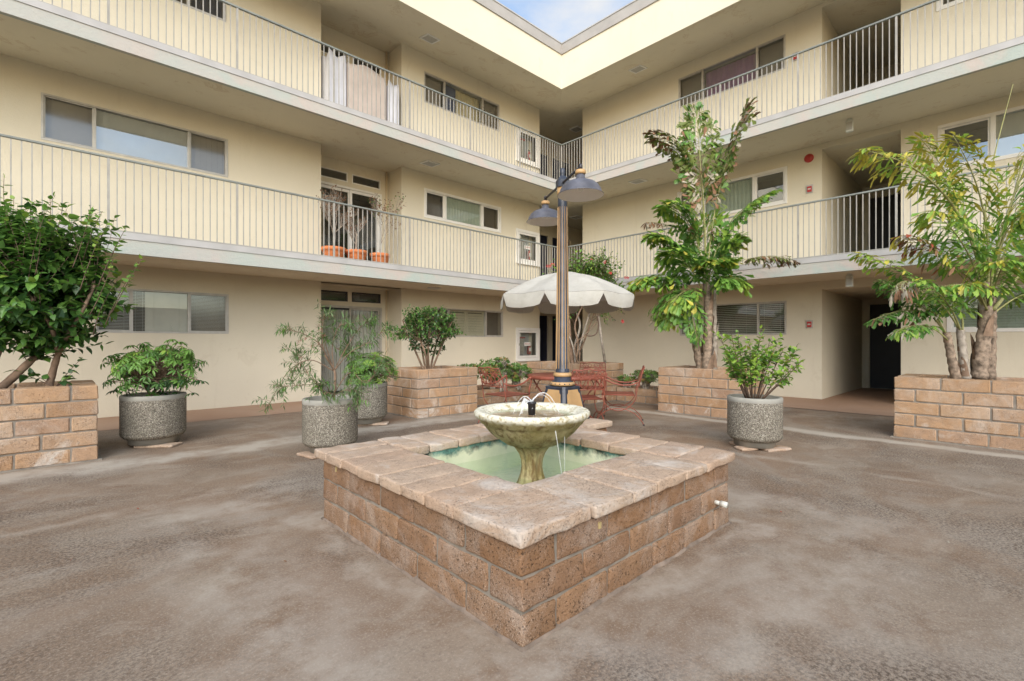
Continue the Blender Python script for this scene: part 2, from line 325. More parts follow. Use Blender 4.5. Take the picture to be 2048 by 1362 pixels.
# ------------------------------------------------------------------ mesh helpers
class MB:
    def __init__(s): s.v = []; s.f = []; s.mi = []; s.sm = []
    def add(s, vs, fs, mi=0, smooth=False):
        o = len(s.v); s.v.extend([tuple(v) for v in vs]); s.f.extend([tuple(i + o for i in f) for f in fs])
        s.mi.extend([mi] * len(fs)); s.sm.extend([smooth] * len(fs)); return s
    def box(s, x0, x1, y0, y1, z0, z1, mi=0):
        if x0 > x1: x0, x1 = x1, x0
        if y0 > y1: y0, y1 = y1, y0
        return s.add([(x, y, z) for z in (z0, z1) for y in (y0, y1) for x in (x0, x1)],
                     [(0, 2, 3, 1), (4, 5, 7, 6), (0, 1, 5, 4), (2, 6, 7, 3), (0, 4, 6, 2), (1, 3, 7, 5)], mi)
    def tube(s, pts, rad, n=6, mi=0, cap=True):
        pts = [Vector(p) for p in pts]; k = len(pts)
        if isinstance(rad, (int, float)): rad = [rad] * k
        vs = []; up = None
        for i in range(k):
            d = (pts[min(i + 1, k - 1)] - pts[max(i - 1, 0)])
            d = d.normalized() if d.length > 1e-9 else Vector((0, 0, 1))
            if up is None: up = Vector((1, 0, 0)) if abs(d.x) < .8 else Vector((0, 1, 0))
            a = d.cross(up).normalized(); b = a.cross(d).normalized(); up = b
            # b keeps a stable frame along the curve
            for j in range(n):
                t = 2 * math.pi * j / n
                vs.append(pts[i] + (a * math.cos(t) + b * math.sin(t)) * rad[i])
        fs = [(i * n + j, i * n + (j + 1) % n, (i + 1) * n + (j + 1) % n, (i + 1) * n + j) for i in range(k - 1) for j in range(n)]
        if cap: fs += [tuple(range(n - 1, -1, -1)), tuple((k - 1) * n + j for j in range(n))]
        return s.add(vs, fs, mi, True)
    def lathe(s, prof, n=32, c=(0, 0, 0), mi=0, smooth=True, mod=None):
        vs = []; k = len(prof)
        for i, (r, z) in enumerate(prof):
            for j in range(n):
                t = 2 * math.pi * j / n; rr = r * (mod(i, t) if mod else 1)
                vs.append((c[0] + rr * math.cos(t), c[1] + rr * math.sin(t), c[2] + z))
        fs = [(i * n + j, i * n + (j + 1) % n, (i + 1) * n + (j + 1) % n, (i + 1) * n + j) for i in range(k - 1) for j in range(n)]
        return s.add(vs, fs, mi, smooth)
    def frustum(s, a, b, z0, z1, c=(0, 0), mi=0, ch=.0, rot=0):
        """square section, half side a below and b above, corners chamfered by ch"""
        def ring(h, z):
            q = h - ch * (1 if h > ch else 0)
            p = [(h, -q), (h, q), (q, h), (-q, h), (-h, q), (-h, -q), (-q, -h), (q, -h)] if ch else [(h, -h), (h, h), (-h, h), (-h, -h)]
            return [(c[0] + x * math.cos(rot) - y * math.sin(rot), c[1] + x * math.sin(rot) + y * math.cos(rot), z) for x, y in p]
        r0, r1 = ring(a, z0), ring(b, z1); n = len(r0)
        return s.add(r0 + r1, [(i, (i + 1) % n, n + (i + 1) % n, n + i) for i in range(n)] + [tuple(range(n - 1, -1, -1)), tuple(range(n, 2 * n))], mi)
    def mesh(s, name, mats):
        me = bpy.data.meshes.new(name); me.from_pydata(s.v, [], s.f)
        for m in (mats if isinstance(mats, (list, tuple)) else [mats]): me.materials.append(m)
        if len(s.f) == len(me.polygons):
            me.polygons.foreach_set('material_index', s.mi); me.polygons.foreach_set('use_smooth', s.sm)
        me.update(); return me
    def build(s, name, mats, parent=None, world=True, loc=None, bevel=0):
        if bevel:
            me = s.mesh(name, mats); bm = bmesh.new(); bm.from_mesh(me)
            bmesh.ops.remove_doubles(bm, verts=bm.verts, dist=1e-5)
            bmesh.ops.bevel(bm, geom=[e for e in bm.edges if len(e.link_faces) == 2 and e.calc_face_angle(0) > .5], offset=bevel, segments=2, affect='EDGES', profile=.6)
            bm.to_mesh(me); bm.free()
        else: me = s.mesh(name, mats)
        return link(name, me, parent, world, loc)

def link(name, me, parent=None, world=True, loc=None):
    o = bpy.data.objects.new(name, me); COL.objects.link(o)
    if parent is not None:
        o.parent = parent
        if world and parent.type == 'EMPTY': o.location = -parent.location
    if loc is not None: o.location = loc
    return o
def tag(o, label=None, cat=None, group=None, kind=None):
    if label: o['label'] = label
    if cat: o['category'] = cat
    if group: o['group'] = group
    if kind: o['kind'] = kind
    return o
def thing(name, label, cat, loc=(0, 0, 0), rz=0, group=None):
    o = bpy.data.objects.new(name, None); COL.objects.link(o); o.empty_display_size = .2
    o.location = loc; o.rotation_euler = (0, 0, rz); return tag(o, label, cat, group)
def copy_tree(o, parent=None):
    c = o.copy(); COL.objects.link(c)
    if parent is not None: c.parent = parent
    for ch in list(o.children): copy_tree(ch, c)
    return c

# ------------------------------------------------------------------ the courtyard's measures
U1, V1, U0, V0 = 9.64, 8.30, -9, -9            # balcony edges
DR, DL = 1.74, 1.57                                # balcony depths: right wing, left wing
WU, WV = U1 + DR, V1 + DL                          # wall planes 11.38 and 9.87
LEV = [(0.0, 2.38, 2.42), (2.69, 5.10, 5.24), (5.40, 7.81, 8.10)]   # floor, soffit at the edge, soffit at the wall

def loop(prof, mb, closed=False, mi=0):
    """profile of (dU, dV, z) swept along the two wings of the courtyard"""
    vs = []
    for du, dv, z in prof: vs += [(U0, V1 + dv, z), (U1 + du, V1 + dv, z), (U1 + du, V0, z)]
    k = len(prof); fs = []
    for i in range(k if closed else k - 1):
        a = i * 3; b = ((i + 1) % k) * 3
        for j in range(2): fs.append((a + j, a + j + 1, b + j + 1, b + j))
    if closed: fs += [tuple(3 * i for i in range(k)), tuple(3 * i + 2 for i in range(k - 1, -1, -1))]
    return mb.add(vs, fs, mi)

# setting
MB().box(-40, 40, -40, 40, -.6, 0).build('ground', MT['ground'])['kind'] = 'structure'
wk = MB(); e = .12
for a in ((U0 - 6, U1 + 9, V1 + e, V1 + 8), (U1 - .04, U1 + 9, V0 - 6, V1 + e - .0)):
    nseg = 60
    if a[0] < 0:      # left wing strip with a slightly wavering front edge
        xs = [a[0] + (a[1] - a[0]) * i / nseg for i in range(nseg + 1)]
        wk.add([(x, a[2] + .03 * math.sin(x * 1.7) + .015 * math.sin(x * 5.1), .004) for x in xs] + [(x, a[3], .004) for x in xs], [(i, i + 1, nseg + 2 + i, nseg + 1 + i) for i in range(nseg)])
    else:
        ys = [a[2] + (a[3] - a[2] - .02) * i / nseg for i in range(nseg + 1)]
        wk.add([(a[0] + .03 * math.sin(y * 1.9) + .012 * math.sin(y * 5.7), y, .008) for y in ys] + [(a[1], y, .008) for y in ys], [(i, nseg + 1 + i, nseg + 2 + i, i + 1) for i in range(nseg)])
wk.build('walkway', MT['walk'])['kind'] = 'structure'

# ------------------------------------------------------------------ building
B = thing('apartment_building', 'cream stucco three-storey apartment building with open balconies round a courtyard', 'building', (WU, WV, 0))
for i, (fl, se, sw) in enumerate(LEV):
    if i < 2:
        nf = LEV[i + 1][0]
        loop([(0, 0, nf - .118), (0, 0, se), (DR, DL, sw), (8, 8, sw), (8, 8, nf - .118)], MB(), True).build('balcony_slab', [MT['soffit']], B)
        loop([(-.008, -.008, nf - .118), (-.008, -.008, se - .004), (.06, .06, se - .004), (.06, .06, nf - .119)], MB(), True).build('slab_edge', MT['fascia'], B)
        loop([(-.02, -.02, nf - .118), (-.02, -.02, nf - .028), (.02, .02, nf - .024), (.02, .02, nf - .118)], MB(), True).build('edge_flashing', MT['flash'], B)
        loop([(.021, .021, nf - .117), (.021, .021, nf), (8, 8, nf), (8, 8, nf - .117)], MB(), True).build('balcony_floor', MT['concrete'], B)
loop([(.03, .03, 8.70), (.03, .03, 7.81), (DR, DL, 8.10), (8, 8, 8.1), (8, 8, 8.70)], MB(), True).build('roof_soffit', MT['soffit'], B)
loop([(0, 0, 8.70), (0, 0, 7.806), (.029, .029, 7.806), (.029, .029, 8.70)], MB(), True).build('roof_parapet', MT['stucco'], B)
loop([(-.03, -.03, 8.70), (-.03, -.03, 8.955), (.3, .3, 8.96), (.3, .3, 8.70)], MB(), True).build('roof_edge', MT['cap'], B)
loop([(-.045, -.045, 8.955), (-.045, -.045, 8.985), (8, 8, 8.99), (8, 8, 8.962)], MB(), True).build('roof_coping', MT['flash'], B)

class W:
    """maps (a along the wing, d into the building, h) to the world for the left (L) or right (R) wing"""
    def __init__(s, side): s.side = side; s.pl = WV if side == 'L' else WU
    def p(s, a, d, h): return (a, s.pl + d, h) if s.side == 'L' else (s.pl + d, a, h)
    def box(s, mb, a0, a1, d0, d1, h0, h1, mi=0):
        if s.side == 'L': return mb.box(a0, a1, s.pl + d0, s.pl + d1, h0, h1, mi)
        return mb.box(s.pl + d0, s.pl + d1, a0, a1, h0, h1, mi)
L_, R_ = W('L'), W('R')

def wall(w, a0, a1, h0, h1, holes, th=.22, d0=0.):
    xs = sorted({a0, a1, *[v for h in holes for v in h[:2] if a0 < v < a1]}); hs = sorted({h0, h1, *[v for h in holes for v in h[2:] if h0 < v < h1]})
    mb = MB()
    inside = lambda x, h: any(q[0] < x < q[1] and q[2] < h < q[3] for q in holes)
    cell = {}
    for i in range(len(xs) - 1):
        for j in range(len(hs) - 1):
            cell[i, j] = not inside((xs[i] + xs[i + 1]) / 2, (hs[j] + hs[j + 1]) / 2)
    q = lambda *c: mb.add([w.p(*x) for x in c], [(0, 1, 2, 3)])
    for (i, j), full in cell.items():
        if not full: continue
        x0, x1, z0, z1 = xs[i], xs[i + 1], hs[j], hs[j + 1]
        q((x0, d0, z0), (x1, d0, z0), (x1, d0, z1), (x0, d0, z1)); q((x0, d0 + th, z0), (x0, d0 + th, z1), (x1, d0 + th, z1), (x1, d0 + th, z0))
        if not cell.get((i - 1, j)): q((x0, d0, z0), (x0, d0, z1), (x0, d0 + th, z1), (x0, d0 + th, z0))
        if not cell.get((i + 1, j)): q((x1, d0, z0), (x1, d0 + th, z0), (x1, d0 + th, z1), (x1, d0, z1))
        if not cell.get((i, j - 1)): q((x0, d0, z0), (x0, d0 + th, z0), (x1, d0 + th, z0), (x1, d0, z0))
        if not cell.get((i, j + 1)): q((x0, d0, z1), (x1, d0, z1), (x1, d0 + th, z1), (x0, d0 + th, z1))
    return mb.build('wall', MT['stucco'], B)

# windows: (a0, a1, h0, h1, mullions, frame material, pane specs, frame width)
WINL = [(.439, 2.272, 1.33, 2.045, (.894, 1.669), 'alu', ('hb_open', 'hb_mix', 'hb_screen')),
        (-.157, 2.264, 4.155, 4.845, (.442, 1.669), 'alu', ('vb_s', 'vb', 'vb_s')),
        (-.157, 2.232, 6.95, 7.69, (.442, 1.655), 'alu', ('dark_s', 'dark', 'navy_s')),
        (6.43, 8.99, 1.311, 2.02, (7.161, 8.384), 'alu', ('dark_s', 'shut', 'dark_s')),
        (6.425, 8.91, 4.17, 4.88, (7.05, 8.243), 'white', ('dark_s', 'sheer', 'dark_s')),
        (6.425, 8.853, 6.945, 7.69, (7.039, 8.27), 'alu', ('grey_s', 'mixc', 'grey_s'))]
WINR = [(3.471, 5.90, 1.335, 2.065, (4.06, 5.32), 'alu', ('hb_dark', 'hb_dark', 'hb_dark')),
        (3.452, 5.966, 4.152, 4.945, (4.136, 5.30), 'white', ('refl_s', 'sheer', 'refl_s')),
        (3.491, 5.94, 7.045, 7.79, (4.081, 5.32), 'alu', ('grey_s', 'purple', 'grey_s')),
        (-1.55, .911, 1.353, 2.12, (-.95, .353), 'white', ('hb_green', 'hb_green', 'hb_green')),
        (-1.55, 1.03, 4.20, 5.015, (-.95, .335), 'white', ('refl_s', 'vbr', 'refl_s')),
        (-1.55, 1.05, 7.05, 7.80, (-.95, .345), 'white', ('refl_s', 'vbr', 'refl_s'))]
NICHE = (3.95, 5.814)
holesL = [q[:4] for q in WINL] + [(NICHE[0], NICHE[1], -1, LEV[0][2]), (NICHE[0], NICHE[1], 2.69, 5.30), (NICHE[0], NICHE[1], 5.40, 8.2)]
holesL += [(9.56, 10.36, .72, 1.50), (9.56, 10.36, 3.50, 4.32), (9.56, 10.36, 6.40, 7.24)]
wall(L_, -9, 10.46, 0, 8.3, holesL)
OPN = (1.545, 2.815)
holesR = [q[:4] for q in WINR] + [(OPN[0], OPN[1], -1, 2.255), (OPN[0], OPN[1], 2.69, 5.12), (OPN[0], OPN[1], 5.40, 8.02)]
wall(R_, -9, 8.98, 0, 8.3, holesR)
# unseen stand-ins for the buildings behind the camera, kept low to admit light
t = bpy.data.objects
for bb in ((-7.3, -7, -7, V1, 0, 2.7), (-7, U1, -7.3, -7, 0, 2.7)):
    tag(MB().box(*bb).build('garden_wall', MT['stucco']), 'low cream stucco wall closing the ' + ('left' if bb[0] < -7 and bb[1] == -7 else 'right') + ' side of the courtyard behind the camera', 'wall')

# glazed niche on the left wing
for i, (fl, se, sw) in enumerate(LEV):
    top = sw + .1
    for s0, s1 in ((NICHE[0] - .12, NICHE[0]), (NICHE[1], NICHE[1] + .12)):
        m = MB(); L_.box(m, s0, s1, .221, .9, fl, top); m.build('side_wall', MT['stucco'], B)
    D = .60; a0, a1 = NICHE; ma = 4.86
    fr = 'alu' if i == 0 else 'white'
    dt = fl + 1.99                                   # door head
    tr0, tr1 = fl + 2.09, fl + 2.31
    # panel wall round door and transoms
    wall_holes = [(a0 - .01, 5.63, fl - .02, dt), (a0 + .03, 4.79, tr0, tr1), (4.89, 5.60, tr0, tr1)]
    wl = wall(L_, a0, a1, fl, top, wall_holes, .1, D); wl.name = 'niche_wall'
    for t0, t1 in ((a0 + .03, 4.79), (4.89, 5.60)):
        f = MB(); 
        for bx in ((t0, t1, tr0, tr0 + .025), (t0, t1, tr1 - .025, tr1), (t0, t0 + .025, tr0 + .025, tr1 - .025), (t1 - .025, t1, tr0 + .025, tr1 - .025)): L_.box(f, bx[0], bx[1], D - .01, D + .05, bx[2], bx[3])
        fo = f.build('transom_window', MT['black' if i == 0 else 'white'], B)
        g = MB(); g.add([L_.p(t0 + .025, D + .02, tr0 + .025), L_.p(t1 - .025, D + .02, tr0 + .025), L_.p(t1 - .025, D + .02, tr1 - .025), L_.p(t0 + .025, D + .02, tr1 - .025)], [(0, 1, 2, 3)]); g.build('pane', MT['screen'], fo)
    d = MB()
    for bx in ((a0, 5.63, D - .02, D + .09, dt - .045, dt), (5.585, 5.63, D - .02, D + .09, fl + .03, dt - .045), (a0, 5.63, D - .02, D + .09, fl, fl + .03)): L_.box(d, *bx)
    do = d.build('sliding_door', MT[fr], B)
    for k, (p0, p1, dd) in enumerate(((a0 + .005, ma + .02, D + .04), (ma - .02, 5.58, D + .005))):
        f = MB(); sw_ = .035 if i == 0 else .06
        for bx in ((p0, p0 + sw_, fl + .035, dt - .05), (p1 - sw_, p1, fl + .035, dt - .05), (p0 + sw_, p1 - sw_, fl + .035, fl + .09), (p0 + sw_, p1 - sw_, dt - .05 - sw_, dt - .05)): L_.box(f, bx[0], bx[1], dd, dd + .03, bx[2], bx[3])
        f.build('door_frame', MT['black' if (i == 0 and k == 0) else fr], do)
        g = MB(); g.add([L_.p(p0 + sw_, dd + .014, fl + .09), L_.p(p1 - sw_, dd + .014, fl + .09), L_.p(p1 - sw_, dd + .014, dt - .05 - sw_), L_.p(p0 + sw_, dd + .014, dt - .05 - sw_)], [(0, 1, 2, 3)]); g.build('pane', MT['glass'], do)
    # curtain with pleats behind the door and a closed dark room
    cu = MB(); n = 90; c0, c1 = (a0, 5.6) if i == 0 else (a0, 4.3)
    top_ = [(c0 + (c1 - c0) * k / n, D + .14 + .022 * math.sin(k * 1.25)) for k in range(n + 1)]
    cu.add([L_.p(a, q, fl + .03) for a, q in top_] + [L_.p(a, q, dt - .02) for a, q in top_], [(k, k + 1, n + 2 + k, n + 1 + k) for k in range(n)])
    cu.build('curtain', MT['blindgrey' if i == 0 else 'ycurt'], do)
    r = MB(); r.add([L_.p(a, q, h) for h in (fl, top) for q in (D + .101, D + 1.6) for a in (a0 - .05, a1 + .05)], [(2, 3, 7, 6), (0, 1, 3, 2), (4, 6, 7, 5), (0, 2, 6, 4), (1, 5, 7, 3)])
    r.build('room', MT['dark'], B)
    pp = MB(); pp.tube([L_.p(5.74, D - .035, fl), L_.p(5.74, D - .035, sw)], .022, 8); pp.build('downpipe', MT['pipe'], B)

def hslats(w, a0, a1, h0, h1, d, pitch, tilt, mat, par, depth=.024):
    mb = MB(); n = int((h1 - h0) / pitch); dz = depth / 2 * math.sin(tilt); dd = depth / 2 * math.cos(tilt)
    for k in range(n + 1):
        h = h0 + .004 + k * pitch
        mb.add([w.p(a0, d - dd, h - dz), w.p(a1, d - dd, h - dz), w.p(a1, d + dd, h + dz), w.p(a0, d + dd, h + dz)], [(0, 1, 2, 3)])
    for a in (a0 + (a1 - a0) * .2, a0 + (a1 - a0) * .8): w.box(mb, a - .002, a + .002, d - .014, d - .012, h0, h1)
    o = mb.build('blind_slats', mat, par); o['kind'] = 'stuff'; return o
def wavy(w, a0, a1, h0, h1, d, mat, par, name='curtain', amp=.015, fr=55):
    mb = MB(); n = max(12, int((a1 - a0) * 60)); ph = rnd.random() * 6
    pts = [(a0 + (a1 - a0) * k / n, d + amp * math.sin(k / n * (a1 - a0) * fr + ph)) for k in range(n + 1)]
    mb.add([w.p(a, q, h0) for a, q in pts] + [w.p(a, q, h1) for a, q in pts], [(k, k + 1, n + 2 + k, n + 1 + k) for k in range(n)], 0, True)
    return mb.build(name, mat, par)
def window(w, a0, a1, h0, h1, mul, fm, specs):
    big = fm == 'white'; fw = .06 if big else .028; pr = -.018 if big else -.006
    f = MB(); ed = [a0, *mul, a1]
    w.box(f, a0, a1, pr, .08, h0, h0 + fw); w.box(f, a0, a1, pr, .08, h1 - fw, h1)
    w.box(f, a0, a0 + fw, pr, .08, h0 + fw, h1 - fw); w.box(f, a1 - fw, a1, pr, .08, h0 + fw, h1 - fw)
    for m in mul: w.box(f, m - fw * .55, m + fw * .55, pr + .008, .08, h0 + fw, h1 - fw)
    o = f.build('window', MT[fm], B, bevel=.002 if not big else .004)
    for k, sp in enumerate(specs):
        p0 = ed[k] + (fw if k == 0 else fw * .55); p1 = ed[k + 1] - (fw if k == 2 else fw * .55)
        sw = .018 if not big else .03
        if k != 1:                                     # sliding sash of its own
            s = MB()
            for bx in ((p0, p1, h0 + fw, h0 + fw + sw), (p0, p1, h1 - fw - sw, h1 - fw), (p0, p0 + sw, h0 + fw + sw, h1 - fw - sw), (p1 - sw, p1, h0 + fw + sw, h1 - fw - sw)):
                w.box(s, bx[0], bx[1], .012, .034, bx[2], bx[3])
            s.build('sash', MT[fm], o)
        g = MB(); g.add([w.p(p0, .04, h0 + fw), w.p(p1, .04, h0 + fw), w.p(p1, .04, h1 - fw), w.p(p0, .04, h1 - fw)], [(0, 1, 2, 3)])
        gm = 'screen' if sp.endswith('_s') and sp != 'refl_s' else 'glass2' if sp in ('refl_s', 'vbr', 'purple', 'vb') else 'glass'
        if sp == 'hb_screen': gm = 'screen'
        g.build('pane', MT[gm], o)
        b0, b1 = h0 + fw, h1 - fw
        if sp == 'hb_open': hslats(w, p0, p1, b0, b1, .072, .024, R(28), MT['blindgrey'], o)
        elif sp == 'hb_dark': hslats(w, p0, p1, b0, b1, .072, .042, R(28), MT['blind'], o, .04)
        elif sp == 'hb_green': hslats(w, p0, p1, b0, b1, .072, .045, R(62), MT['sheerg'], o, .048)
        elif sp == 'hb_screen': hslats(w, p0, p1, b0, b1, .072, .024, R(55), MT['blind'], o)
        elif sp == 'hb_mix':
            pm = p0 + .16; hslats(w, p0, pm, b0, b1, .072, .024, R(15), MT['blind'], o); hslats(w, pm, p1, b0, b1, .072, .024, R(66), MT['blind'], o, .028)
        elif sp.startswith('vb'):
            mb = MB(); n = int((p1 - p0) / .085)
            for q in range(n + 1):
                a = p0 + q * .085; mb.add([w.p(a, .07, b0), w.p(a + .088, .09, b0), w.p(a + .088, .09, b1), w.p(a, .07, b1)], [(0, 1, 2, 3)])
            x = mb.build('vertical_blind_slats', MT['blind'], o); x['kind'] = 'stuff'
        elif sp == 'shut':
            mm = (p0 + p1) / 2
            for s0, s1 in ((p0, mm - .003), (mm + .003, p1)):
                s = MB(); 
                for bx in ((s0, s0 + .05, b0, b1), (s1 - .05, s1, b0, b1), (s0 + .05, s1 - .05, b0, b0 + .05), (s0 + .05, s1 - .05, b1 - .05, b1)): w.box(s, bx[0], bx[1], .085, .11, bx[2], bx[3])
                s.build('shutter', MT['shutter'], o); hslats(w, s0 + .05, s1 - .05, b0 + .07, b1 - .06, .098, .068, R(68), MT['shutter'], o, .07)
        elif sp == 'sheer': wavy(w, p0, p1, b0, b1, .09, MT['sheerg'], o, 'curtain', .008, 70)
        elif sp == 'purple':
            wavy(w, p0, p1, b0, b1 - .04, .15, MT['purple'], o)
        elif sp == 'navy_s': wavy(w, p0, p1, b0, b1, .15, MT['navycl'], o)
        elif sp == 'dark_s': wavy(w, p0, p1, b0, b1, .19, MT['dimcurt'], o, 'curtain', .006, 25)
        elif sp == 'grey_s': wavy(w, p0, p1, b0, b1, .15, MT['blindgrey'], o, 'curtain', .003, 30)
        elif sp == 'mixc':
            pm = p0 + (p1 - p0) * .34; wavy(w, p0, pm, b0, b1, .13, MT['navycl'], o, 'hanging_cloth', .006, 20); wavy(w, pm, p1, b0, b1, .15, MT['ycurt'], o)
    r = MB(); r.add([w.p(a, q, h) for h in (h0 - .02, h1 + .02) for q in (.221, .75) for a in (a0 - .02, a1 + .02)], [(2, 3, 7, 6), (0, 1, 3, 2), (4, 6, 7, 5), (0, 2, 6, 4), (1, 5, 7, 3)])
    r.build('room', MT['room'], o)
    return o
MT['dimcurt'] = simple('dim_curtain', (.26, .235, .205), .9, .12, 4)
MT['sheerg'] = simple('pale_green_sheer', (.40, .46, .38), .8, .08, 4)
for q in WINL: window(L_, *q)
for q in WINR: window(R_, *q)

# passage through the right wing and corner passage, at every level
for i, (fl, se, sw) in enumerate(LEV):
    top = [2.36, 5.22, 8.08][i]; ct = [2.255, 5.12, 8.02][i]
    m = MB()
    R_.box(m, OPN[1], OPN[1] + .2, .221, 3.6, fl, top); R_.box(m, OPN[0] - .2, OPN[0], .221, 1.2, fl, top)
    R_.box(m, OPN[0] - 2.6, OPN[0] - .2, 1.0, 1.2, fl, top)
    m.build('passage_wall', MT['stucco'], B)
    m = MB(); R_.box(m, OPN[0] - 2.6, 2.64 - .9, 3.62, 3.8, fl, top); R_.box(m, 2.66, OPN[1] + .2, 3.62, 3.8, fl, top); R_.box(m, 1.74, 2.66, 3.62, 3.8, fl + 2.12, top); R_.box(m, OPN[0] - 2.8, OPN[0] - 2.6, 1.0, 3.8, fl, top)
    m.build('passage_wall', MT['stucco'], B)
    m = MB(); R_.box(m, 1.74, 2.66, 3.68, 3.72, fl + .012, fl + 2.12); dd = m.build('door', MT['door'], B)
    m = MB(); R_.box(m, 2.655, 2.70, 3.59, 3.62, fl + .01, fl + 2.16); R_.box(m, 1.70, 2.655, 3.59, 3.62, fl + 2.12, fl + 2.16); m.build('door_frame', MT['stucco'], dd)
    m = MB(); R_.box(m, OPN[0] - 2.8, OPN[1] + .2, .221, 3.8, ct, ct + .02); m.build('passage_ceiling', MT['soffit'], B)
    # corner passage
    m = MB()
    m.box(10.24, 10.46, WV + .22, 11.0, fl, top); m.box(11.60, 17, 8.76, 8.98, fl, top); m.box(17, 17.2, 8.76, 11.2, fl, top)
    for x0, x1, h0, h1 in ((10.24, 11.2, fl, top), (12.09, 12.3, fl, top), (13.25, 17.0, fl, top), (11.2, 12.09, fl + 2.05, top), (12.3, 13.25, fl + 2.05, top)): m.box(x0, x1, 11.0, 11.2, h0, h1)
    m.build('passage_wall', MT['stucco'], B)
    for x0, x1 in ((11.2, 12.09), (12.3, 13.25)):
        MB().box(x0, x1, 11.06, 11.1, fl + .012, fl + 2.05).build('door', MT['blue'], B)

# railings ------------------------------------------------------------
def railing(side, fl, label):
    top = fl + .955; z0 = fl - .026
    t = thing('balcony_railing', label, 'railing', (3 if side == 'L' else U1 - .02, V1 - .02 if side == 'L' else 3, fl), group='balcony railings')
    c = .03      # in from the edge
    line = (V1 + c) if side == 'L' else (U1 + c)
    end = U1 + c if side == 'L' else V1 + c
    def bx(mb, a0, a1, hw, h0, h1):
        return mb.box(a0, a1, line - hw, line + hw, h0, h1) if side == 'L' else mb.box(line - hw, line + hw, a0, a1, h0, h1)
    a_min = U0 if side == 'L' else V0
    e2 = end + .02 if side == 'L' else end - .021
    m = MB(); bx(m, a_min, e2, .022, top - .014, top + .012); m.build('top_rail', MT['rail'], t, bevel=.004)
    m = MB(); bx(m, a_min, e2, .012, z0 + .008, z0 + .024); m.build('bottom_rail', MT['picket'], t)
    sp = 1.527 if side == 'L' else 1.392
    px = MB(); hh = top - .015 - (z0 + .024)
    px.box(-.0065, .0065, -.0065, .0065, 0, hh); pm = px.mesh('picket', MT['picket'])
    pq = MB(); pq.box(-.014, .014, -.014, .014, -.016, hh); qm = pq.mesh('post', MT['picket'])
    far = MB(); a = end - (0 if side == 'L' else sp); k = 0; np_ = 17 if side == 'L' else 16
    while a > a_min:
        loc = Vector((a, line, z0 + .024)) if side == 'L' else Vector((line, a, z0 + .024))
        link('post', qm, t, loc=loc - t.location)
        a -= sp
    a = end
    while a > a_min + .1:
        for q in range(1, np_):
            b = a - sp * q / np_
            if b < a_min: break
            loc = Vector((b, line, z0 + .024)) if side == 'L' else Vector((line, b, z0 + .024))
            if b > -1.8: 
                o = link('picket', pm, t, loc=loc - t.location)
            else: far.box(loc.x - .0065, loc.x + .0065, loc.y - .0065, loc.y + .0065, loc.z, loc.z + hh)
        a -= sp
    o = far.build('picket_run', MT['picket'], t); o['kind'] = 'stuff'
railing('L', 2.69, 'grey picket railing of the middle balcony on the left wing, terracotta pots behind it')
railing('L', 5.40, 'grey picket railing of the top balcony on the left wing, draped covers behind it')
railing('R', 2.69, 'grey picket railing of the middle balcony on the right wing, behind the palms')
railing('R', 5.40, 'grey picket railing of the top balcony on the right wing')

# lights, alarms, cabinets ---------------------------------------------
def ceil_light(a, b, h, label, slope_x=0, slope_y=0, s=.17):
    t = thing('ceiling_light', label, 'ceiling light', (a, b, h), group='ceiling lights'); t.rotation_euler = (slope_y, -slope_x, 0)
    m = MB(); 
    for x0, x1, y0, y1 in ((-s, s, -s, -s + .03), (-s, s, s - .03, s), (-s, -s + .03, -s + .03, s - .03), (s - .03, s, -s + .03, s - .03)): m.box(x0, x1, y0, y1, -.02, .03)
    m.build('frame', MT['white'], t, world=False, loc=(0, 0, 0))
    MB().box(-s + .03, s - .03, -s + .03, s - .03, -.012, .02).build('diffuser', MT['lensgrey'], t, world=False, loc=(0, 0, 0))
rs = lambda i: math.atan2(LEV[i][2] - LEV[i][1], DL)
def sof(i, d, D): return LEV[i][1] + (LEV[i][2] - LEV[i][1]) * d / D
ceil_light(6.07, V1 + .78, sof(2, .78, DL), 'square ceiling light under the roof soffit of the left wing', 0, rs(2))
ceil_light(6.07, V1 + .78, sof(1, .78, DL), 'square ceiling light under the top balcony of the left wing', 0, rs(1))
ceil_light(U1 + .85, 6.55, sof(2, .85, DR), 'square ceiling light under the roof soffit of the right wing', rs(2) * .9)
ceil_light(U1 + .85, 6.55, sof(1, .85, DR), 'square ceiling light under the top balcony of the right wing', rs(1) * .9)
ceil_light(12.3, 9.95, 8.09, 'dark ceiling light deep in the top corner passage')
ceil_light(12.3, 9.95, 5.23, 'dark ceiling light deep in the middle corner passage')
t = thing('ceiling_light', 'round flush ceiling light above the ground-floor walkway of the left wing', 'ceiling light', (6.2, V1 + .8, 2.40), group='ceiling lights')
MB().lathe([(0, -.03), (.10, -.03), (.15, -.02), (.16, .0), (.16, .02)], 24).build('rim', MT['alu'], t, world=False)
def exit_light(p, label):
    t = thing('emergency_light', label, 'emergency light', p, group='emergency lights')
    MB().box(-.035, .035, -.055, .055, -.235, -.025).build('body', MT['plastic'], t, world=False, bevel=.012)
    MB().box(-.045, -.034, -.045, .045, -.20, -.07).build('lens', MT['lensgrey'], t, world=False)
    MB().tube([(0, 0, -.03), (0, 0, .03)], .04, 12).build('mount', MT['plastic'], t, world=False)
exit_light((U1 + .62, 2.11, sof(1, .62, DR)), 'white emergency light hanging under the top balcony above the middle passage')
exit_light((U1 + .62, 2.11, sof(0, .62, DR)), 'white emergency light hanging under the middle balcony above the ground passage')
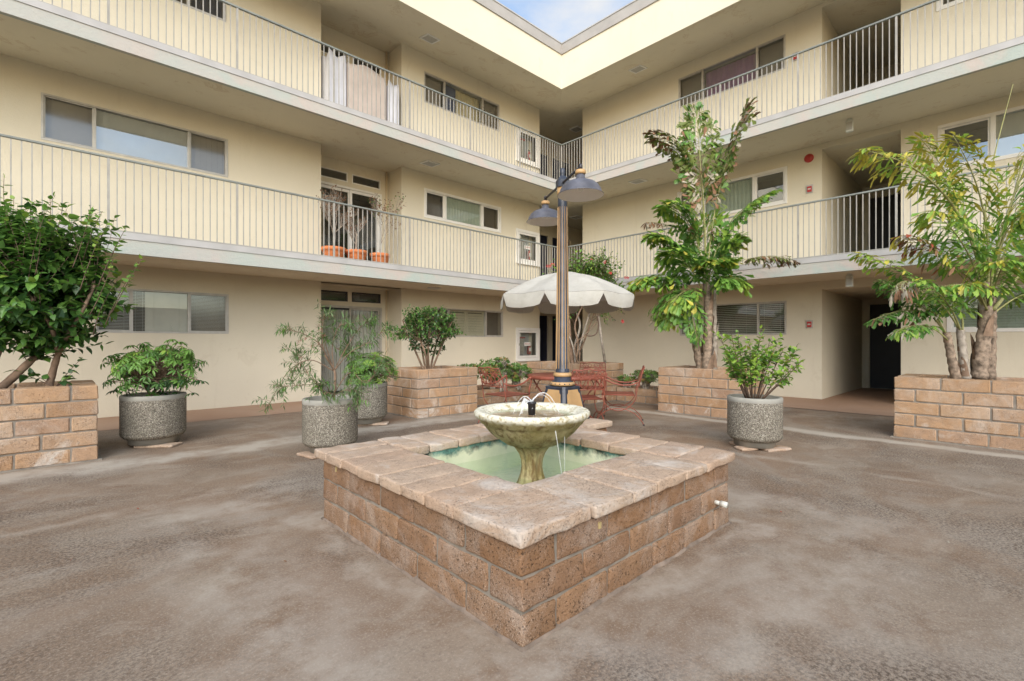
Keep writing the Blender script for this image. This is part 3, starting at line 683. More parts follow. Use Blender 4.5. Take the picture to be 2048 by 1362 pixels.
def alarm(b, h, label):
    t = thing('fire_alarm_pull', label, 'fire alarm', (WU, b, h), group='fire alarm pulls')
    MB().box(-.022, 0, -.062, .062, -.085, .085).build('backplate', MT['alu'], t, world=False, bevel=.004)
    MB().box(-.04, -.022, -.042, .042, -.066, .05).build('box', MT['signred'], t, world=False, bevel=.005)
    MB().box(-.046, -.04, -.026, .026, -.02, .006).build('handle', MT['plastic'], t, world=False, bevel=.002)
alarm(3.035, 1.553, 'red fire alarm pull on the ground floor wall beside the passage')
alarm(3.03, 4.357, 'red fire alarm pull on the middle floor wall below the red bell')
alarm(3.30, 7.22, 'red fire alarm pull on the top floor wall behind the railing')
t = thing('alarm_bell', 'round red fire alarm bell on the right wing wall', 'alarm bell', (WU, 3.046, 5.0))
m = MB().lathe([(0, .055), (.03, .053), (.068, .042), (.086, .02), (.09, 0)], 28); o = m.build('gong', MT['signred'], t, world=False); o.rotation_euler = (0, R(-90), 0)
m = MB().lathe([(0, .066), (.012, .064), (.014, .05)], 12); o = m.build('bolt', MT['signred'], t, world=False); o.rotation_euler = (0, R(-90), 0)
MB().box(-.002, .0, -.05, .05, -.05, .05).build('backplate', MT['signred'], t, world=False)

def textmesh(name, s, size, mat, parent, M):
    cu = bpy.data.curves.new(name, 'FONT'); cu.body = s; cu.size = size; cu.align_x = 'CENTER'; cu.align_y = 'CENTER'; cu.extrude = .0008; cu.resolution_u = 2
    tmp = bpy.data.objects.new(name, cu); COL.objects.link(tmp); dg = bpy.context.evaluated_depsgraph_get()
    me = bpy.data.meshes.new_from_object(tmp.evaluated_get(dg)); bpy.data.objects.remove(tmp)
    me.materials.clear(); me.materials.append(mat); me.transform(M); me.name = name
    return link(name, me, parent, world=False)
def cabinet(fl, label, lvl):
    h0, h1 = fl - .0 + (.72 if lvl == 0 else .81 if lvl == 1 else 1.0), fl + (1.50 if lvl == 0 else 1.63 if lvl == 1 else 1.84)
    t = thing('fire_hose_cabinet', label, 'fire hose cabinet', (9.96, WV, h0), group='fire hose cabinets')
    X0, X1 = -.40, .40; H = h1 - h0; b = lambda mb, *q: mb.box(*q)
    m = MB()
    for x0, x1, z0, z1 in ((X0 - .08, X1 + .08, -.08, .0), (X0 - .08, X1 + .08, H, H + .08), (X0 - .08, X0, 0, H), (X1, X1 + .08, 0, H)): m.box(x0, x1, -.035, .02, z0, z1)
    m.build('frame', MT['white'], t, world=False, bevel=.006)
    m = MB(); w_ = .06
    for x0, x1, z0, z1 in ((X0 + .005, X1 - .005, .005, w_), (X0 + .005, X1 - .005, H - w_, H - .005), (X0 + .005, X0 + w_, w_, H - w_), (X1 - w_, X1 - .005, w_, H - w_)): m.box(x0, x1, -.02, .012, z0, z1)
    d = m.build('door', MT['white'], t, world=False, bevel=.004)
    MB().add([(X0 + w_, -.006, w_), (X1 - w_, -.006, w_), (X1 - w_, -.006, H - w_), (X0 + w_, -.006, H - w_)], [(0, 1, 2, 3)]).build('pane', MT['glass'], d)
    MB().box(X0 + .02, X0 + .035, -.045, -.02, H * .44, H * .53).build('handle', MT['alu'], d, bevel=.003)
    MB().box(X0 - .06, X1 + .06, -.075, -.03, -.1, -.08).build('sill', MT['white'], t, world=False)
    m = MB(); m.add([(x, y, z) for z in (0, H) for y in (.0, .24) for x in (X0, X1)], [(2, 3, 7, 6), (0, 1, 3, 2), (4, 6, 7, 5), (0, 2, 6, 4), (1, 5, 7, 3)]); m.build('lining', MT['cabin'], t, world=False)
    # folded hose on its rack, nozzle, extinguisher
    m = MB(); 
    for k in range(7):
        x = X0 + .11 + k * .032; lo = .12 + .05 * math.sin(k * 2.1)
        m.tube([(x, .09, H - .22), (x + .006, .085, H * .5), (x + .012, .09, lo), (x + .02, .12, lo)], .013, 6)
    m.build('hose', MT['hose'], t, world=False)
    m = MB(); m.box(X0 + .10, X0 + .36, .06, .14, H - .22, H - .19); m.build('hose_rack', MT['signred'], t, world=False)
    m = MB(); m.lathe([(0, .09), (.05, .09), (.055, .12), (.055, .33), (.03, .37), (.015, .38), (.015, .42), (.0, .42)], 16, (.17, .12, 0)); e = m.build('extinguisher', MT['signred'], t, world=False)
    m = MB(); m.tube([(.17, .12, .40), (.10, .09, .38), (.09, .08, .22), (.12, .07, .12)], .010, 6); m.box(.13, .21, .10, .14, .405, .425); m.build('nozzle', MT['black'], e)
    m = MB(); m.box(.125, .215, .058, .062, .18, .28); m.build('sticker', MT['white'], e)
    if lvl < 2:
        m = MB(); m.box(-.15, .10, -.013, -.009, H * .44, H * .44 + .10); s = m.build('sign', MT['white'], t, world=False)
        textmesh('lettering', 'FIRE HOSE', .044, MT['signred'], s, Matrix.Translation((-.025, -.0145, H * .44 + .05)) @ Matrix.Rotation(R(90), 4, 'X'))
    MB().box(X0 + .08, X0 + .16, .02, .022, H - .17, H - .09).build('tag', MT['blind'], t, world=False).rotation_euler = (0, 0, 0)
MT['cabin'] = simple('pale_blue_grey_lining', (.44, .47, .48), .5, .06, 4)
MT['hose'] = simple('grey_canvas_hose', (.40, .38, .34), .8, .2, 30)
cabinet(0, 'white glass-fronted fire hose cabinet on the ground floor behind the jade plants', 0)
cabinet(2.69, 'white fire hose cabinet on the middle balcony, left of the lamp post', 1)
cabinet(5.40, 'white fire hose cabinet on the top balcony, behind the railing near the corner', 2)
# ------------------------------------------------------------------ block masonry
_bc = {}
def blockmesh(L, T, H, var, fine=False):
    key = (round(L, 2), T, H, var, fine)
    if key in _bc: return _bc[key]
    L = round(L, 2); r = random.Random(hash(key) & 0xffff)
    if not fine:
        bm = bmesh.new(); bmesh.ops.create_cube(bm, size=1); bmesh.ops.scale(bm, vec=(L, T, H), verts=bm.verts)
        bmesh.ops.bevel(bm, geom=list(bm.edges), offset=.009, segments=1, affect='EDGES')
        for v in bm.verts:
            v.co += Vector((r.uniform(-1, 1) * .003, r.uniform(-1, 1) * .004, r.uniform(-1, 1) * .003))
        me = bpy.data.meshes.new('block'); bm.to_mesh(me); bm.free()
    else:
        nx, ny, nz = max(4, int(L / .045)), 5, max(3, int(H / .03)); bm = bmesh.new()
        hx, hy, hz = L / 2, T / 2, H / 2; rr = .012 if H > .1 else .011
        def lin(n, h): return [-h, -h + rr * .5] + [-h + rr + (2 * h - 2 * rr) * i / (n - 2) for i in range(n - 1)] + [h - rr * .5, h]
        X, Y, Z = lin(nx, hx), lin(ny, hy), lin(nz, hz); vd = {}
        off = Vector((r.uniform(-50, 50), r.uniform(-50, 50), 0))
        def vert(x, y, z):
            k = (round(x, 5), round(y, 5), round(z, 5))
            if k not in vd:
                p = Vector((x, y, z)); c = Vector((max(-hx + rr, min(hx - rr, x)), max(-hy + rr, min(hy - rr, y)), max(-hz + rr, min(hz - rr, z))))
                d = p - c; q = c + d.normalized() * rr if d.length > 1e-6 else p
                nn = noise.noise_vector((q + off) * 9) * (.006 if H > .1 else .007) + noise.noise_vector((q + off) * 32) * .0045
                vd[k] = bm.verts.new(q + nn)
            return vd[k]
        def face(A, Bv, f):
            for i in range(len(A) - 1):
                for j in range(len(Bv) - 1):
                    try: bm.faces.new([vert(*f(A[i], Bv[j])), vert(*f(A[i + 1], Bv[j])), vert(*f(A[i + 1], Bv[j + 1])), vert(*f(A[i], Bv[j + 1]))])
                    except ValueError: pass
        face(X, Z, lambda a, b: (a, -hy, b)); face(X, Z, lambda a, b: (-a, hy, b))
        face(Y, Z, lambda a, b: (hx, a, b)); face(Y, Z, lambda a, b: (-hx, -a, b)); face(X, Y, lambda a, b: (a, b, hz)); face(X, Y, lambda a, b: (a, -b, -hz))
        bmesh.ops.recalc_face_normals(bm, faces=bm.faces)
        me = bpy.data.meshes.new('block'); bm.to_mesh(me); bm.free(); me.polygons.foreach_set('use_smooth', [True] * len(me.polygons))
    _bc[key] = me; return me
def put_block(t, u0, u1, v0, v1, z0, z1, mat, name='brick', fine=False, wob=.003):
    du, dv, H = u1 - u0, v1 - v0, z1 - z0; run_u = du >= dv; L, T = (du, dv) if run_u else (dv, du)
    key = mat.name; me = blockmesh(L, round(T, 3), round(H, 3), rnd.randrange(3), fine)
    if not me.materials: me.materials.append(mat)
    elif me.materials[0] is not mat:
        me = me.copy(); me.materials[0] = mat
    o = bpy.data.objects.new(name, me); COL.objects.link(o); o.parent = t
    o.location = Vector(((u0 + u1) / 2 + rnd.uniform(-wob, wob), (v0 + v1) / 2 + rnd.uniform(-wob, wob), (z0 + z1) / 2)) - t.location
    o.rotation_euler = (rnd.uniform(-.006, .006), rnd.uniform(-.006, .006), (0 if run_u else R(90)) + (math.pi if rnd.random() < .5 else 0) + rnd.uniform(-.006, .006))
    return o
def courses(t, u0, u1, v0, v1, th, n, ch, L, j, mat, fine=False, skip=()):
    """running-bond blocks on the four sides; skip names sides nothing shows of"""
    for k in range(n):
        z0, z1 = k * ch + (j / 2), (k + 1) * ch - (j / 2); even = k % 2 == n % 2
        def run(a0, a1, f):
            c = max(1, round((a1 - a0) / L)); q = [a0]
            for i in range(1, c): q.append(a0 + (a1 - a0) * i / c + rnd.uniform(-.02, .02))
            q.append(a1)
            for i in range(c): f(q[i] + (0 if i == 0 else j / 2), q[i + 1] - (0 if i == c - 1 else j / 2))
        ia, ib = (0, th + j) if even else (th + j, 0)
        for nm, vv in (('v0', v0), ('v1', v1 - th)):
            if nm not in skip: run(u0 + ia, u1 - ia, lambda a, b: put_block(t, a, b, vv, vv + th, z0, z1, mat, 'brick', fine))
        for nm, uu in (('u0', u0), ('u1', u1 - th)):
            if nm not in skip: run(v0 + ib, v1 - ib, lambda a, b: put_block(t, uu, uu + th, a, b, z0, z1, mat, 'brick', fine))
def planter(label, u0, u1, v0, v1, n, ch=.152, th=.195, L=.40, skip=()):
    t = thing('brick_planter', label, 'planter', ((u0 + u1) / 2, (v0 + v1) / 2, 0), group='slump block planters')
    courses(t, u0, u1, v0, v1, th, n, ch, L, .014, MT['brick'], skip=skip)
    i = .010; H = n * ch; m = MB()
    for a in ((u0 + i, u1 - i, v0 + i, v0 + th - i), (u0 + i, u1 - i, v1 - th + i, v1 - i), (u0 + i, u0 + th - i, v0 + th - i, v1 - th + i), (u1 - th + i, u1 - i, v0 + th - i, v1 - th + i)):
        m.box(*a, 0, H - i * 1.2)
    m.box(u0 - .03, u1 + .03, v0 - .03, v1 + .03, 0, .012)
    m.build('mortar', MT['mortar'], t)
    m = MB(); nn = 16; a0, a1, b0, b1 = u0 + th - i, u1 - th + i, v0 + th - i, v1 - th + i
    m.add([(a0 + (a1 - a0) * x / nn, b0 + (b1 - b0) * y / nn, H - .07 + .03 * noise.noise(Vector((x * .5, y * .5, u0 * 3)))) for y in range(nn + 1) for x in range(nn + 1)],
          [(y * (nn + 1) + x, y * (nn + 1) + x + 1, (y + 1) * (nn + 1) + x + 1, (y + 1) * (nn + 1) + x) for y in range(nn) for x in range(nn)], 0, True)
    m.build('soil', MT['soil'], t)
    return t
planter('tall block planter at the left edge holding the big broad-leaved shrub', -1.7, .31, 6.40, 7.37, 5)
planter('tall block planter with white lime stains holding the round glossy shrub', 4.03, 5.21, 6.36, 7.33, 5)
planter('low block planter of the jade plants between two tall planters on the left', 5.23, 7.29, 6.93, 7.95, 2, .138)
planter('tall block planter in the corner holding the red-flowered vine tree', 7.31, 8.48, 5.63, 7.28, 5)
planter('low block planter with a jade plant left of the green palm', 8.20, 9.1, 4.30, 5.61, 2, .138)
planter('tall block planter holding the dense green fishtail palm', 7.48, 8.45, 2.90, 4.28, 5)
planter('tall block planter at the right edge holding the yellow-green palm', 7.60, 8.58, -1.45, 1.10, 5)

# fountain basin -------------------------------------------------------
fu0, fu1, fv0, fv1 = 1.31, 3.22, 1.33, 3.24
t = thing('fountain_basin', 'square block fountain basin with stone coping and pale green water', 'fountain basin', ((fu0 + fu1) / 2, (fv0 + fv1) / 2, 0))
courses(t, fu0, fu1, fv0, fv1, .2, 3, .136, .40, .013, MT['brickF'], True)
m = MB(); i = .012
for a in ((fu0 + i, fu1 - i, fv0 + i, fv0 + .19), (fu0 + i, fu1 - i, fv1 - .19, fv1 - i), (fu0 + i, fu0 + .19, fv0 + .19, fv1 - .19), (fu1 - .19, fu1 - i, fv0 + .19, fv1 - .19)): m.box(*a, 0, .41)
m.build('mortar', MT['mortar'], t)
m = MB(); nn = 200; vs = []                         # crumbling mortar skirt at the foot
per = []
for (a, b) in (((fu0, fv0), (fu1, fv0)), ((fu1, fv0), (fu1, fv1)), ((fu1, fv1), (fu0, fv1)), ((fu0, fv1), (fu0, fv0))):
    for k in range(50): per.append((a[0] + (b[0] - a[0]) * k / 50, a[1] + (b[1] - a[1]) * k / 50))
cx_, cy_ = (fu0 + fu1) / 2, (fv0 + fv1) / 2
for k, (x, y) in enumerate(per):
    g = .006 + .022 * abs(noise.noise(Vector((k * .23, 0, 1)))); dx, dy = x - cx_, y - cy_; s_ = max(abs(dx), abs(dy)); dx, dy = dx / s_, dy / s_
    vs += [(x + dx * g, y + dy * g, .0005), (x + dx * g * .55, y + dy * g * .55, .010 + .012 * noise.noise(Vector((k * .4, 3, 1)))), (x - dx * .02, y - dy * .02, .022 + .01 * noise.noise(Vector((k * .31, 7, 1))))]
m.add(vs, [(3 * k + q, (3 * (k + 1)) % (3 * nn) + q, (3 * (k + 1)) % (3 * nn) + q + 1, 3 * k + q + 1) for k in range(nn) for q in (0, 1)], 0, True).build('mortar_skirt', MT['skirt'], t)
# coping stones
cu0, cu1, cv0, cv1 = 1.268, 3.262, 1.288, 3.30; iu0, iu1, iv0, iv1 = 1.725, 2.835, 1.765, 2.865
def cop(u0, u1, v0, v1, z=.412, h=.058):
    put_block(t, u0 + .0055, u1 - .0055, v0 + .0055, v1 - .0055, z, z + h + rnd.uniform(-.003, .004), MT['coping'], 'coping_stone', True, .004)
def splits(a, b, n, jit=.035):
    q = [a] + [a + (b - a) * k / n + rnd.uniform(-jit, jit) for k in range(1, n)] + [b]; return list(zip(q[:-1], q[1:]))
for a, b in [(cv0, 1.72)] + splits(1.72, 2.88, 5) + splits(2.88, cv1, 2, .02): cop(cu0, iu0, a, b)
for a, b in splits(cv0, cv1, 8): cop(iu1, cu1, a, b)
for a, b in splits(iu0, iu1, 4): cop(a, b, cv0, iv0)
for a, b in splits(iu0, iu1, 5): cop(a, b, iv1, cv1)
m = MB(); m.box(cu0 + .05, iu0 - .03, cv0 + .05, cv1 - .05, .40, .425); m.box(iu1 + .03, cu1 - .05, cv0 + .05, cv1 - .05, .40, .425)
m.box(iu0 - .03, iu1 + .03, cv0 + .05, iv0 - .03, .40, .425); m.box(iu0 - .03, iu1 + .03, iv1 + .03, cv1 - .05, .40, .425); m.build('coping_mortar', MT['soil'], t)
m = MB(); nn = 24
def wallgrid(p0, p1, z0, z1):
    vs = []; 
    for z in range(7):
        for x in range(nn + 1):
            f = x / nn; px_ = p0[0] + (p1[0] - p0[0]) * f; py_ = p0[1] + (p1[1] - p0[1]) * f; zz = z0 + (z1 - z0) * z / 6
            w_ = .014 * noise.noise(Vector((px_ * 5, py_ * 5, zz * 6))) + .02 * (1 - z / 6) ** 3
            nx_, ny_ = (2.28 - (p0[0] + p1[0]) / 2), (2.315 - (p0[1] + p1[1]) / 2); l_ = math.hypot(nx_, ny_)
            vs.append((px_ + nx_ / l_ * w_, py_ + ny_ / l_ * w_, zz))
    m.add(vs, [(z * (nn + 1) + x, z * (nn + 1) + x + 1, (z + 1) * (nn + 1) + x + 1, (z + 1) * (nn + 1) + x) for z in range(6) for x in range(nn)], 0, True)
q = (iu0 - .02, iu1 + .02, iv0 - .02, iv1 + .02)
wallgrid((q[0], q[2]), (q[1], q[2]), .08, .425); wallgrid((q[0], q[3]), (q[1], q[3]), .08, .425); wallgrid((q[0], q[2]), (q[0], q[3]), .08, .425); wallgrid((q[1], q[2]), (q[1], q[3]), .08, .425)
m.box(q[0] - .05, q[1] + .05, q[2] - .05, q[3] + .05, .05, .17); m.build('pool_lining', MT['pool'], t)
MB().add([(q[0] - .01, q[2] - .01, .285), (q[1] + .01, q[2] - .01, .285), (q[1] + .01, q[3] + .01, .285), (q[0] - .01, q[3] + .01, .285)], [(0, 1, 2, 3)]).build('pool_water', MT['water'], t)
# drain spout and tags
m = MB(); m.tube([(3.02, fv0 + .01, .185), (3.02, fv0 - .035, .185)], .013, 12); m.tube([(3.02, fv0 - .035, .185), (3.02, fv0 - .075, .183)], .019, 12); m.build('drain_pipe', MT['plastic'], t)
MB().box(1.803, 1.822, fv0 - .003, fv0 + .01, .34, .37).build('tag', MT['yellow'], t, bevel=.003)
MB().box(fu0 - .006, fu0 + .01, 3.02, 3.035, .36, .395).build('tag', MT['yellow'], t, bevel=.003)

# pedestal bowl --------------------------------------------------------
bx_, by_ = 2.335, 2.275
t = thing('fountain_bowl', 'mossy cast stone fountain bowl on a fluted pedestal, bubbling in the basin', 'fountain bowl', (bx_, by_, .10))
z_ = lambda h: h - .10
fl = lambda i, a: 1 + .045 * math.cos(a * 10)
MB().lathe([(.0, z_(.10)), (.150, z_(.10)), (.150, z_(.15)), (.118, z_(.20)), (.094, z_(.25)), (.076, z_(.30)), (.067, z_(.35)), (.071, z_(.40)), (.088, z_(.45)), (.115, z_(.488)), (.135, z_(.505)), (.135, z_(.515))], 80, mod=lambda i, a: 1 + (.07 * math.cos(a * 9) if 2 <= i <= 9 else 0)).build('pedestal', MT['bowl'], t, world=False)
def rimmod(i, a):
    if i >= 13: return 1.0
    if i in (9, 10, 11, 12): return 1 + .008 * math.cos(a * 28) + .006 * noise.noise(Vector((math.cos(a) * 6, math.sin(a) * 6, i * .7)))
    if 3 <= i <= 6: return 1 + .013 * math.cos(a * 24)
    return 1
b = MB().lathe([(.0, z_(.512)), (.175, z_(.514)), (.195, z_(.528)), (.245, z_(.562)), (.285, z_(.598)), (.312, z_(.632)), (.326, z_(.650)), (.342, z_(.658)), (.356, z_(.680)), (.380, z_(.700)), (.388, z_(.718)), (.384, z_(.734)), (.370, z_(.742)), (.325, z_(.733)), (.312, z_(.715)), (.26, z_(.69)), (0, z_(.68))], 144, mod=rimmod).build('bowl', MT['bowl'], t, world=False)
MB().lathe([(.300, z_(.704)), (.2, z_(.704)), (.001, z_(.704))], 48).build('bowl_water', MT['water'], t, world=False)
MB().lathe([(.24, z_(.6985)), (.15, z_(.701)), (.001, z_(.702))], 40, mod=lambda i, a: 1 + .16 * math.sin(a * 3 + 1) + .07 * math.sin(a * 7)).build('rust_sediment', MT['bowlin'], t, world=False)
noz = MB().lathe([(0, z_(.70)), (.024, z_(.70)), (.027, z_(.775)), (.032, z_(.778)), (.032, z_(.79)), (.024, z_(.79)), (.020, z_(.77)), (0, z_(.77))], 20).build('nozzle', MT['black'], t, world=False)
jt = MB(); cr = Vector((SN, -CS, 0)); cf = Vector((CS, SN, 0))
def jet(d, reach, top_, r0, r1, start=.79):
    pts = []
    for k in range(15):
        f = k / 14; pts.append(Vector((0, 0, z_(start))) + d * reach * f + Vector((0, 0, top_ * 4 * f * (1 - f) - (start - .705) * f ** 2 + .002 * math.sin(k * 2.2))))
    jt.tube(pts, [r0 * (1 - k / 14) + r1 * k / 14 + .0012 * math.sin(k * 2.6) for k in range(15)], 7)
jet((cr * .96 + cf * .28), .20, .075, .0055, .003); jet((cr * .9 + cf * .42), .19, .06, .004, .002); jet((-cr * .9 + cf * .1), .14, .05, .004, .002); jet((-cr * .7 - cf * .5), .12, .012, .004, .002)
jt.tube([Vector((0, 0, z_(.79))) - cr * .02, Vector((0, 0, z_(.805))) - cr * .045, Vector((0, 0, z_(.77))) - cr * .062, Vector((0, 0, z_(.71))) - cr * .068], [.010, .018, .012, .008], 8)
for k in range(40):
    a = rnd.uniform(0, 6.28); rr = rnd.uniform(.02, .12); s_ = rnd.uniform(.0015, .004); c = Vector((rr * math.cos(a), rr * math.sin(a), z_(.708) + rnd.uniform(0, .09) * (rr < .08)))
    jt.lathe([(0, -s_), (s_, 0), (0, s_)], 6, c)
MT['jet'] = (lambda t_: (lambda p: (setattr(p, 'name', p.name), t_)[1])(t_.n('BsdfPrincipled')))(NT('splashing_water')).m
_n = MT['jet'].node_tree; _p = next(x for x in _n.nodes if x.type == 'BSDF_PRINCIPLED'); _o = next(x for x in _n.nodes if x.type == 'OUTPUT_MATERIAL')
_p.inputs['Base Color'].default_value = (.92, .95, .96, 1); _p.inputs['Roughness'].default_value = .05; _p.inputs['Alpha'].default_value = .38; _n.links.new(_p.outputs[0], _o.inputs[0])
jt.build('water_jet', MT['jet'], t, world=False)
m = MB(); p0 = cr * .13 - cf * .33 + Vector((0, 0, z_(.655)))
m.tube([p0, p0 + cr * .01 + Vector((0, 0, -.06)), p0 + cr * .03 + Vector((0, 0, -.2)), p0 + cr * .05 + Vector((0, 0, -.37))], [.0035, .0022, .0018, .0013], 6)
p0 = cr * .20 - cf * .20 + Vector((0, 0, z_(.62))); m.tube([p0, p0 + Vector((0, 0, -.15)), p0 + Vector((0, 0, -.33))], [.002, .0014, .001], 6)
m.build('water_drip', MT['jet'], t, world=False)

# plinth and lamp post -------------------------------------------------
t = thing('lamp_plinth', 'low block plinth with a stone slab top carrying the lamp post', 'plinth', (3.66, 3.25, 0))
courses(t, 3.28, 4.02, 2.87, 3.63, .19, 2, .17, .38, .013, MT['brickF'], True)
MB().box(3.29, 4.01, 2.88, 3.62, 0, .338).build('mortar', MT['mortar'], t)
for a, b in ((3.27, 3.66), (3.665, 4.07)):
    for c, d in ((2.825, 3.25), (3.255, 3.68)): put_block(t, a, b, c, d, .342, .398 + rnd.uniform(0, .003), MT['coping'], 'coping_stone', True, .002)
arm_a, arm_b = at(1161, 337, 4.5), at(1091, 398, 5.5); arm_a.z = arm_b.z = 2.825
LP = at(1125, 682, 5.0); LP.z = .400
t = thing('lamp_post', 'weathered navy and gold lamp post with two dome shades behind the fountain', 'lamp post', LP)
z_ = lambda h: h - .400
bs = MB(); bs.frustum(.205, .205, 0, .03, ch=.02); bs.frustum(.185, .132, .03, z_(.722), ch=.022); bs.frustum(.138, .134, z_(.722), z_(.736), ch=.022); bs.build('base', MT['navy'], t, world=False)
for k in range(4):                                  # gold panels with clipped corners, lying on the sloping faces
    hz0, hz1 = .05, z_(.705); 
    def P_(s, h): 
        f = (h - .03) / (z_(.722) - .03); hs = .185 + (.132 - .185) * f + .003
        x, y = hs, s * (hs - .030 - .028 * 0) * .86
        c, n_ = math.cos(k * math.pi / 2), math.sin(k * math.pi / 2); return (x * c - y * n_, x * n_ + y * c, h)
    hh = hz1 - hz0; pl = [(-1, 0), (1, 0), (1, .84), (.90, .86), (.84, .90), (.82, 1), (-.82, 1), (-.84, .90), (-.90, .86), (-1, .84)]
    g = MB(); g.add([P_(a, hz0 + b * hh) for a, b in pl], [tuple(range(10))]); g.build('panel', MT['gold'], t, world=False)
cz = MB(); cz.lathe([(.09, z_(.736)), (.118, z_(.742)), (.130, z_(.754)), (.128, z_(.768)), (.112, z_(.780)), (.09, z_(.782))], 40); cz.lathe([(.08, z_(.832)), (.094, z_(.838)), (.097, z_(.852)), (.090, z_(.872)), (.07, z_(.876))], 40); cz.build('collar', MT['gold'], t, world=False)
dk = MB(); dk.lathe([(.11, z_(.780)), (.108, z_(.788)), (.088, z_(.793)), (.086, z_(.832)), (.07, z_(.835))], 40)
for k in range(16):
    a = k * math.pi / 8 + .1; dk.lathe([(0, -.008), (.008, 0), (0, .008)], 8, (.1285 * math.cos(a), .1285 * math.sin(a), z_(.762)))
dk.build('neck_ring', MT['navy'], t, world=False)
sh = MB(); sh.lathe([(.071, z_(.872)), (.071, z_(.892)), (.066, z_(.90)), (.046, z_(2.60)), (.047, z_(2.70)), (.046, z_(2.72))], 36, mod=lambda i, a: 1 + (.05 * math.cos(a * 12) if 2 <= i <= 3 else 0)).build('shaft', MT['navy'], t, world=False)
sm_ = MB(); n_ = 14; vs = []
for k in range(n_):
    f = k / (n_ - 1); zz = z_(.915) + (z_(2.585) - z_(.915)) * f; rr = .0685 - .0205 * f; hw = (.0048 - .0016 * f) * (0.35 if k in (0, n_ - 1) else 1)
    vs += [(rr - .004, -hw, zz), (rr + .0035, -hw * .8, zz), (rr + .0035, hw * .8, zz), (rr - .004, hw, zz)]
sm_.add(vs, [(4 * k + j, 4 * k + j + 1, 4 * k + j + 5, 4 * k + j + 4) for k in range(n_ - 1) for j in range(3)] + [(3, 2, 1, 0), tuple(4 * (n_ - 1) + j for j in range(4))])
sme = sm_.mesh('stripe', MT['gold'])
for k in range(12): o = link('stripe', sme, t, world=False); o.rotation_euler = (0, 0, k * math.pi / 6 + .13)
MB().lathe([(.045, z_(2.70)), (.056, z_(2.705)), (.058, z_(2.74)), (.056, z_(2.785)), (.045, z_(2.79))], 32).build('collar', MT['gold'], t, world=False)
ang = math.atan2((arm_a - arm_b).y, (arm_a - arm_b).x)
hb = MB(); hb.frustum(.058, .060, z_(2.785), z_(2.86), ch=.015); hb.frustum(.060, .030, z_(2.86), z_(2.905), ch=.012); hb.lathe([(.022, z_(2.90)), (.026, z_(2.91)), (.024, z_(2.92)), (.028, z_(2.93)), (.028, z_(2.965)), (.022, z_(2.985)), (0, z_(2.99))], 16)
ho = hb.build('junction_box', MT['navy'], t, world=False); ho.rotation_euler = (0, 0, ang)
ar = MB(); ar.tube([arm_a - LP, arm_b - LP], .0125, 10)
for p in (arm_a, arm_b): ar.lathe([(0, .03), (.012, .026), (.018, .012), (.018, -.02), (.0, -.03)], 12, p - LP)
ar.build('arm', MT['black'], t, world=False)
for p in (arm_a, arm_b):
    c = Vector((p.x, p.y, 2.56)) - LP
    s0 = MB(); s0.lathe([(.030, .235), (.044, .232), (.049, .222), (.049, .205), (.044, .195), (.034, .193)], 28, c); s0.build('collar', MT['gold'], t, world=False)
    s1 = MB(); s1.lathe([(.034, .196), (.036, .185), (.042, .182), (.042, .150), (.046, .145), (.058, .138), (.095, .130), (.135, .112), (.168, .085), (.190, .050), (.200, .018), (.2145, .004), (.2165, -.002), (.2145, -.003)], 56, c)
    so_ = s1.build('lamp_shade', MT['chalknavy'], t, world=False)
    s2 = MB(); s2.lathe([(.2135, -.0025), (.198, .014), (.187, .048), (.165, .082), (.132, .107), (.06, .128), (.0, .130)], 56, c); s2.build('shade_lining', MT['lampwhite'], so_, world=False)
    s3 = MB(); s3.lathe([(.0, .03), (.016, .034), (.028, .055), (.026, .08), (.014, .10), (.014, .128)], 16, c); s3.build('bulb', MT['lampwhite'], so_, world=False)

# umbrella, table, chairs ----------------------------------------------
TB = at(1131, 682, 7.2); TB.z = 0
t = thing('patio_umbrella', 'open off-white canvas patio umbrella with scalloped edge', 'umbrella', TB)
RU, HR, HA = 1.0, 1.865, 2.225; rot0 = math.atan2(-CS * 0 + (-TB.y), -TB.x) + R(7) + R(22.5)
cn = MB(); NR, NA = 12, 10
def cz_(r, a):
    f = abs(((a - rot0) / (math.pi / 4)) % 1 - .5) * 2     # 1 on a rib, 0 mid panel
    k = math.cos(math.pi / 8) / math.cos((((a - rot0) % (math.pi / 4)) - math.pi / 8)); rr = r * (k + (1 - k) * .25)
    z = HA - (HA - HR) * (r / RU) ** 1.75 - .035 * (1 - f) * (1 - f * .3) * math.sin(min(1, r / RU) * 2.4)
    z += .008 * noise.noise(Vector((r * 5 * math.cos(a), r * 5 * math.sin(a), 2)))
    return Vector((rr * math.cos(a), rr * math.sin(a), z))
na = 8 * NA
vs = [cz_(.03 + (RU - .03) * i / NR, rot0 + j * 2 * math.pi / na) for i in range(NR + 1) for j in range(na)]
cn.add(vs, [(i * na + j, i * na + (j + 1) % na, (i + 1) * na + (j + 1) % na, (i + 1) * na + j) for i in range(NR) for j in range(na)], 0, True)
co_ = cn.build('canopy', MT['canvas'], t, world=False)
va = MB()
for k in range(8):
    vs = []
    for j in range(NA + 1):
        f = j / NA; a = rot0 + (k + f) * math.pi / 4; p = cz_(RU, a); sc_ = .035 + .155 * (1 - abs(2 * f - 1) ** 7) ** .55
        for q in range(6):
            g = q / 5; out_ = 1 + .028 * math.sin(g * math.pi * .75) * (1 - abs(2 * f - 1) ** 3) + .006 * math.sin(f * 14 + k) * g
            vs.append((p.x * out_, p.y * out_, p.z - sc_ * g - .003))
    va.add(vs, [(j * 6 + q, (j + 1) * 6 + q, (j + 1) * 6 + q + 1, j * 6 + q + 1) for j in range(NA) for q in range(5)], 0, True)
va.build('valance', MT['canvas'], co_, world=False)
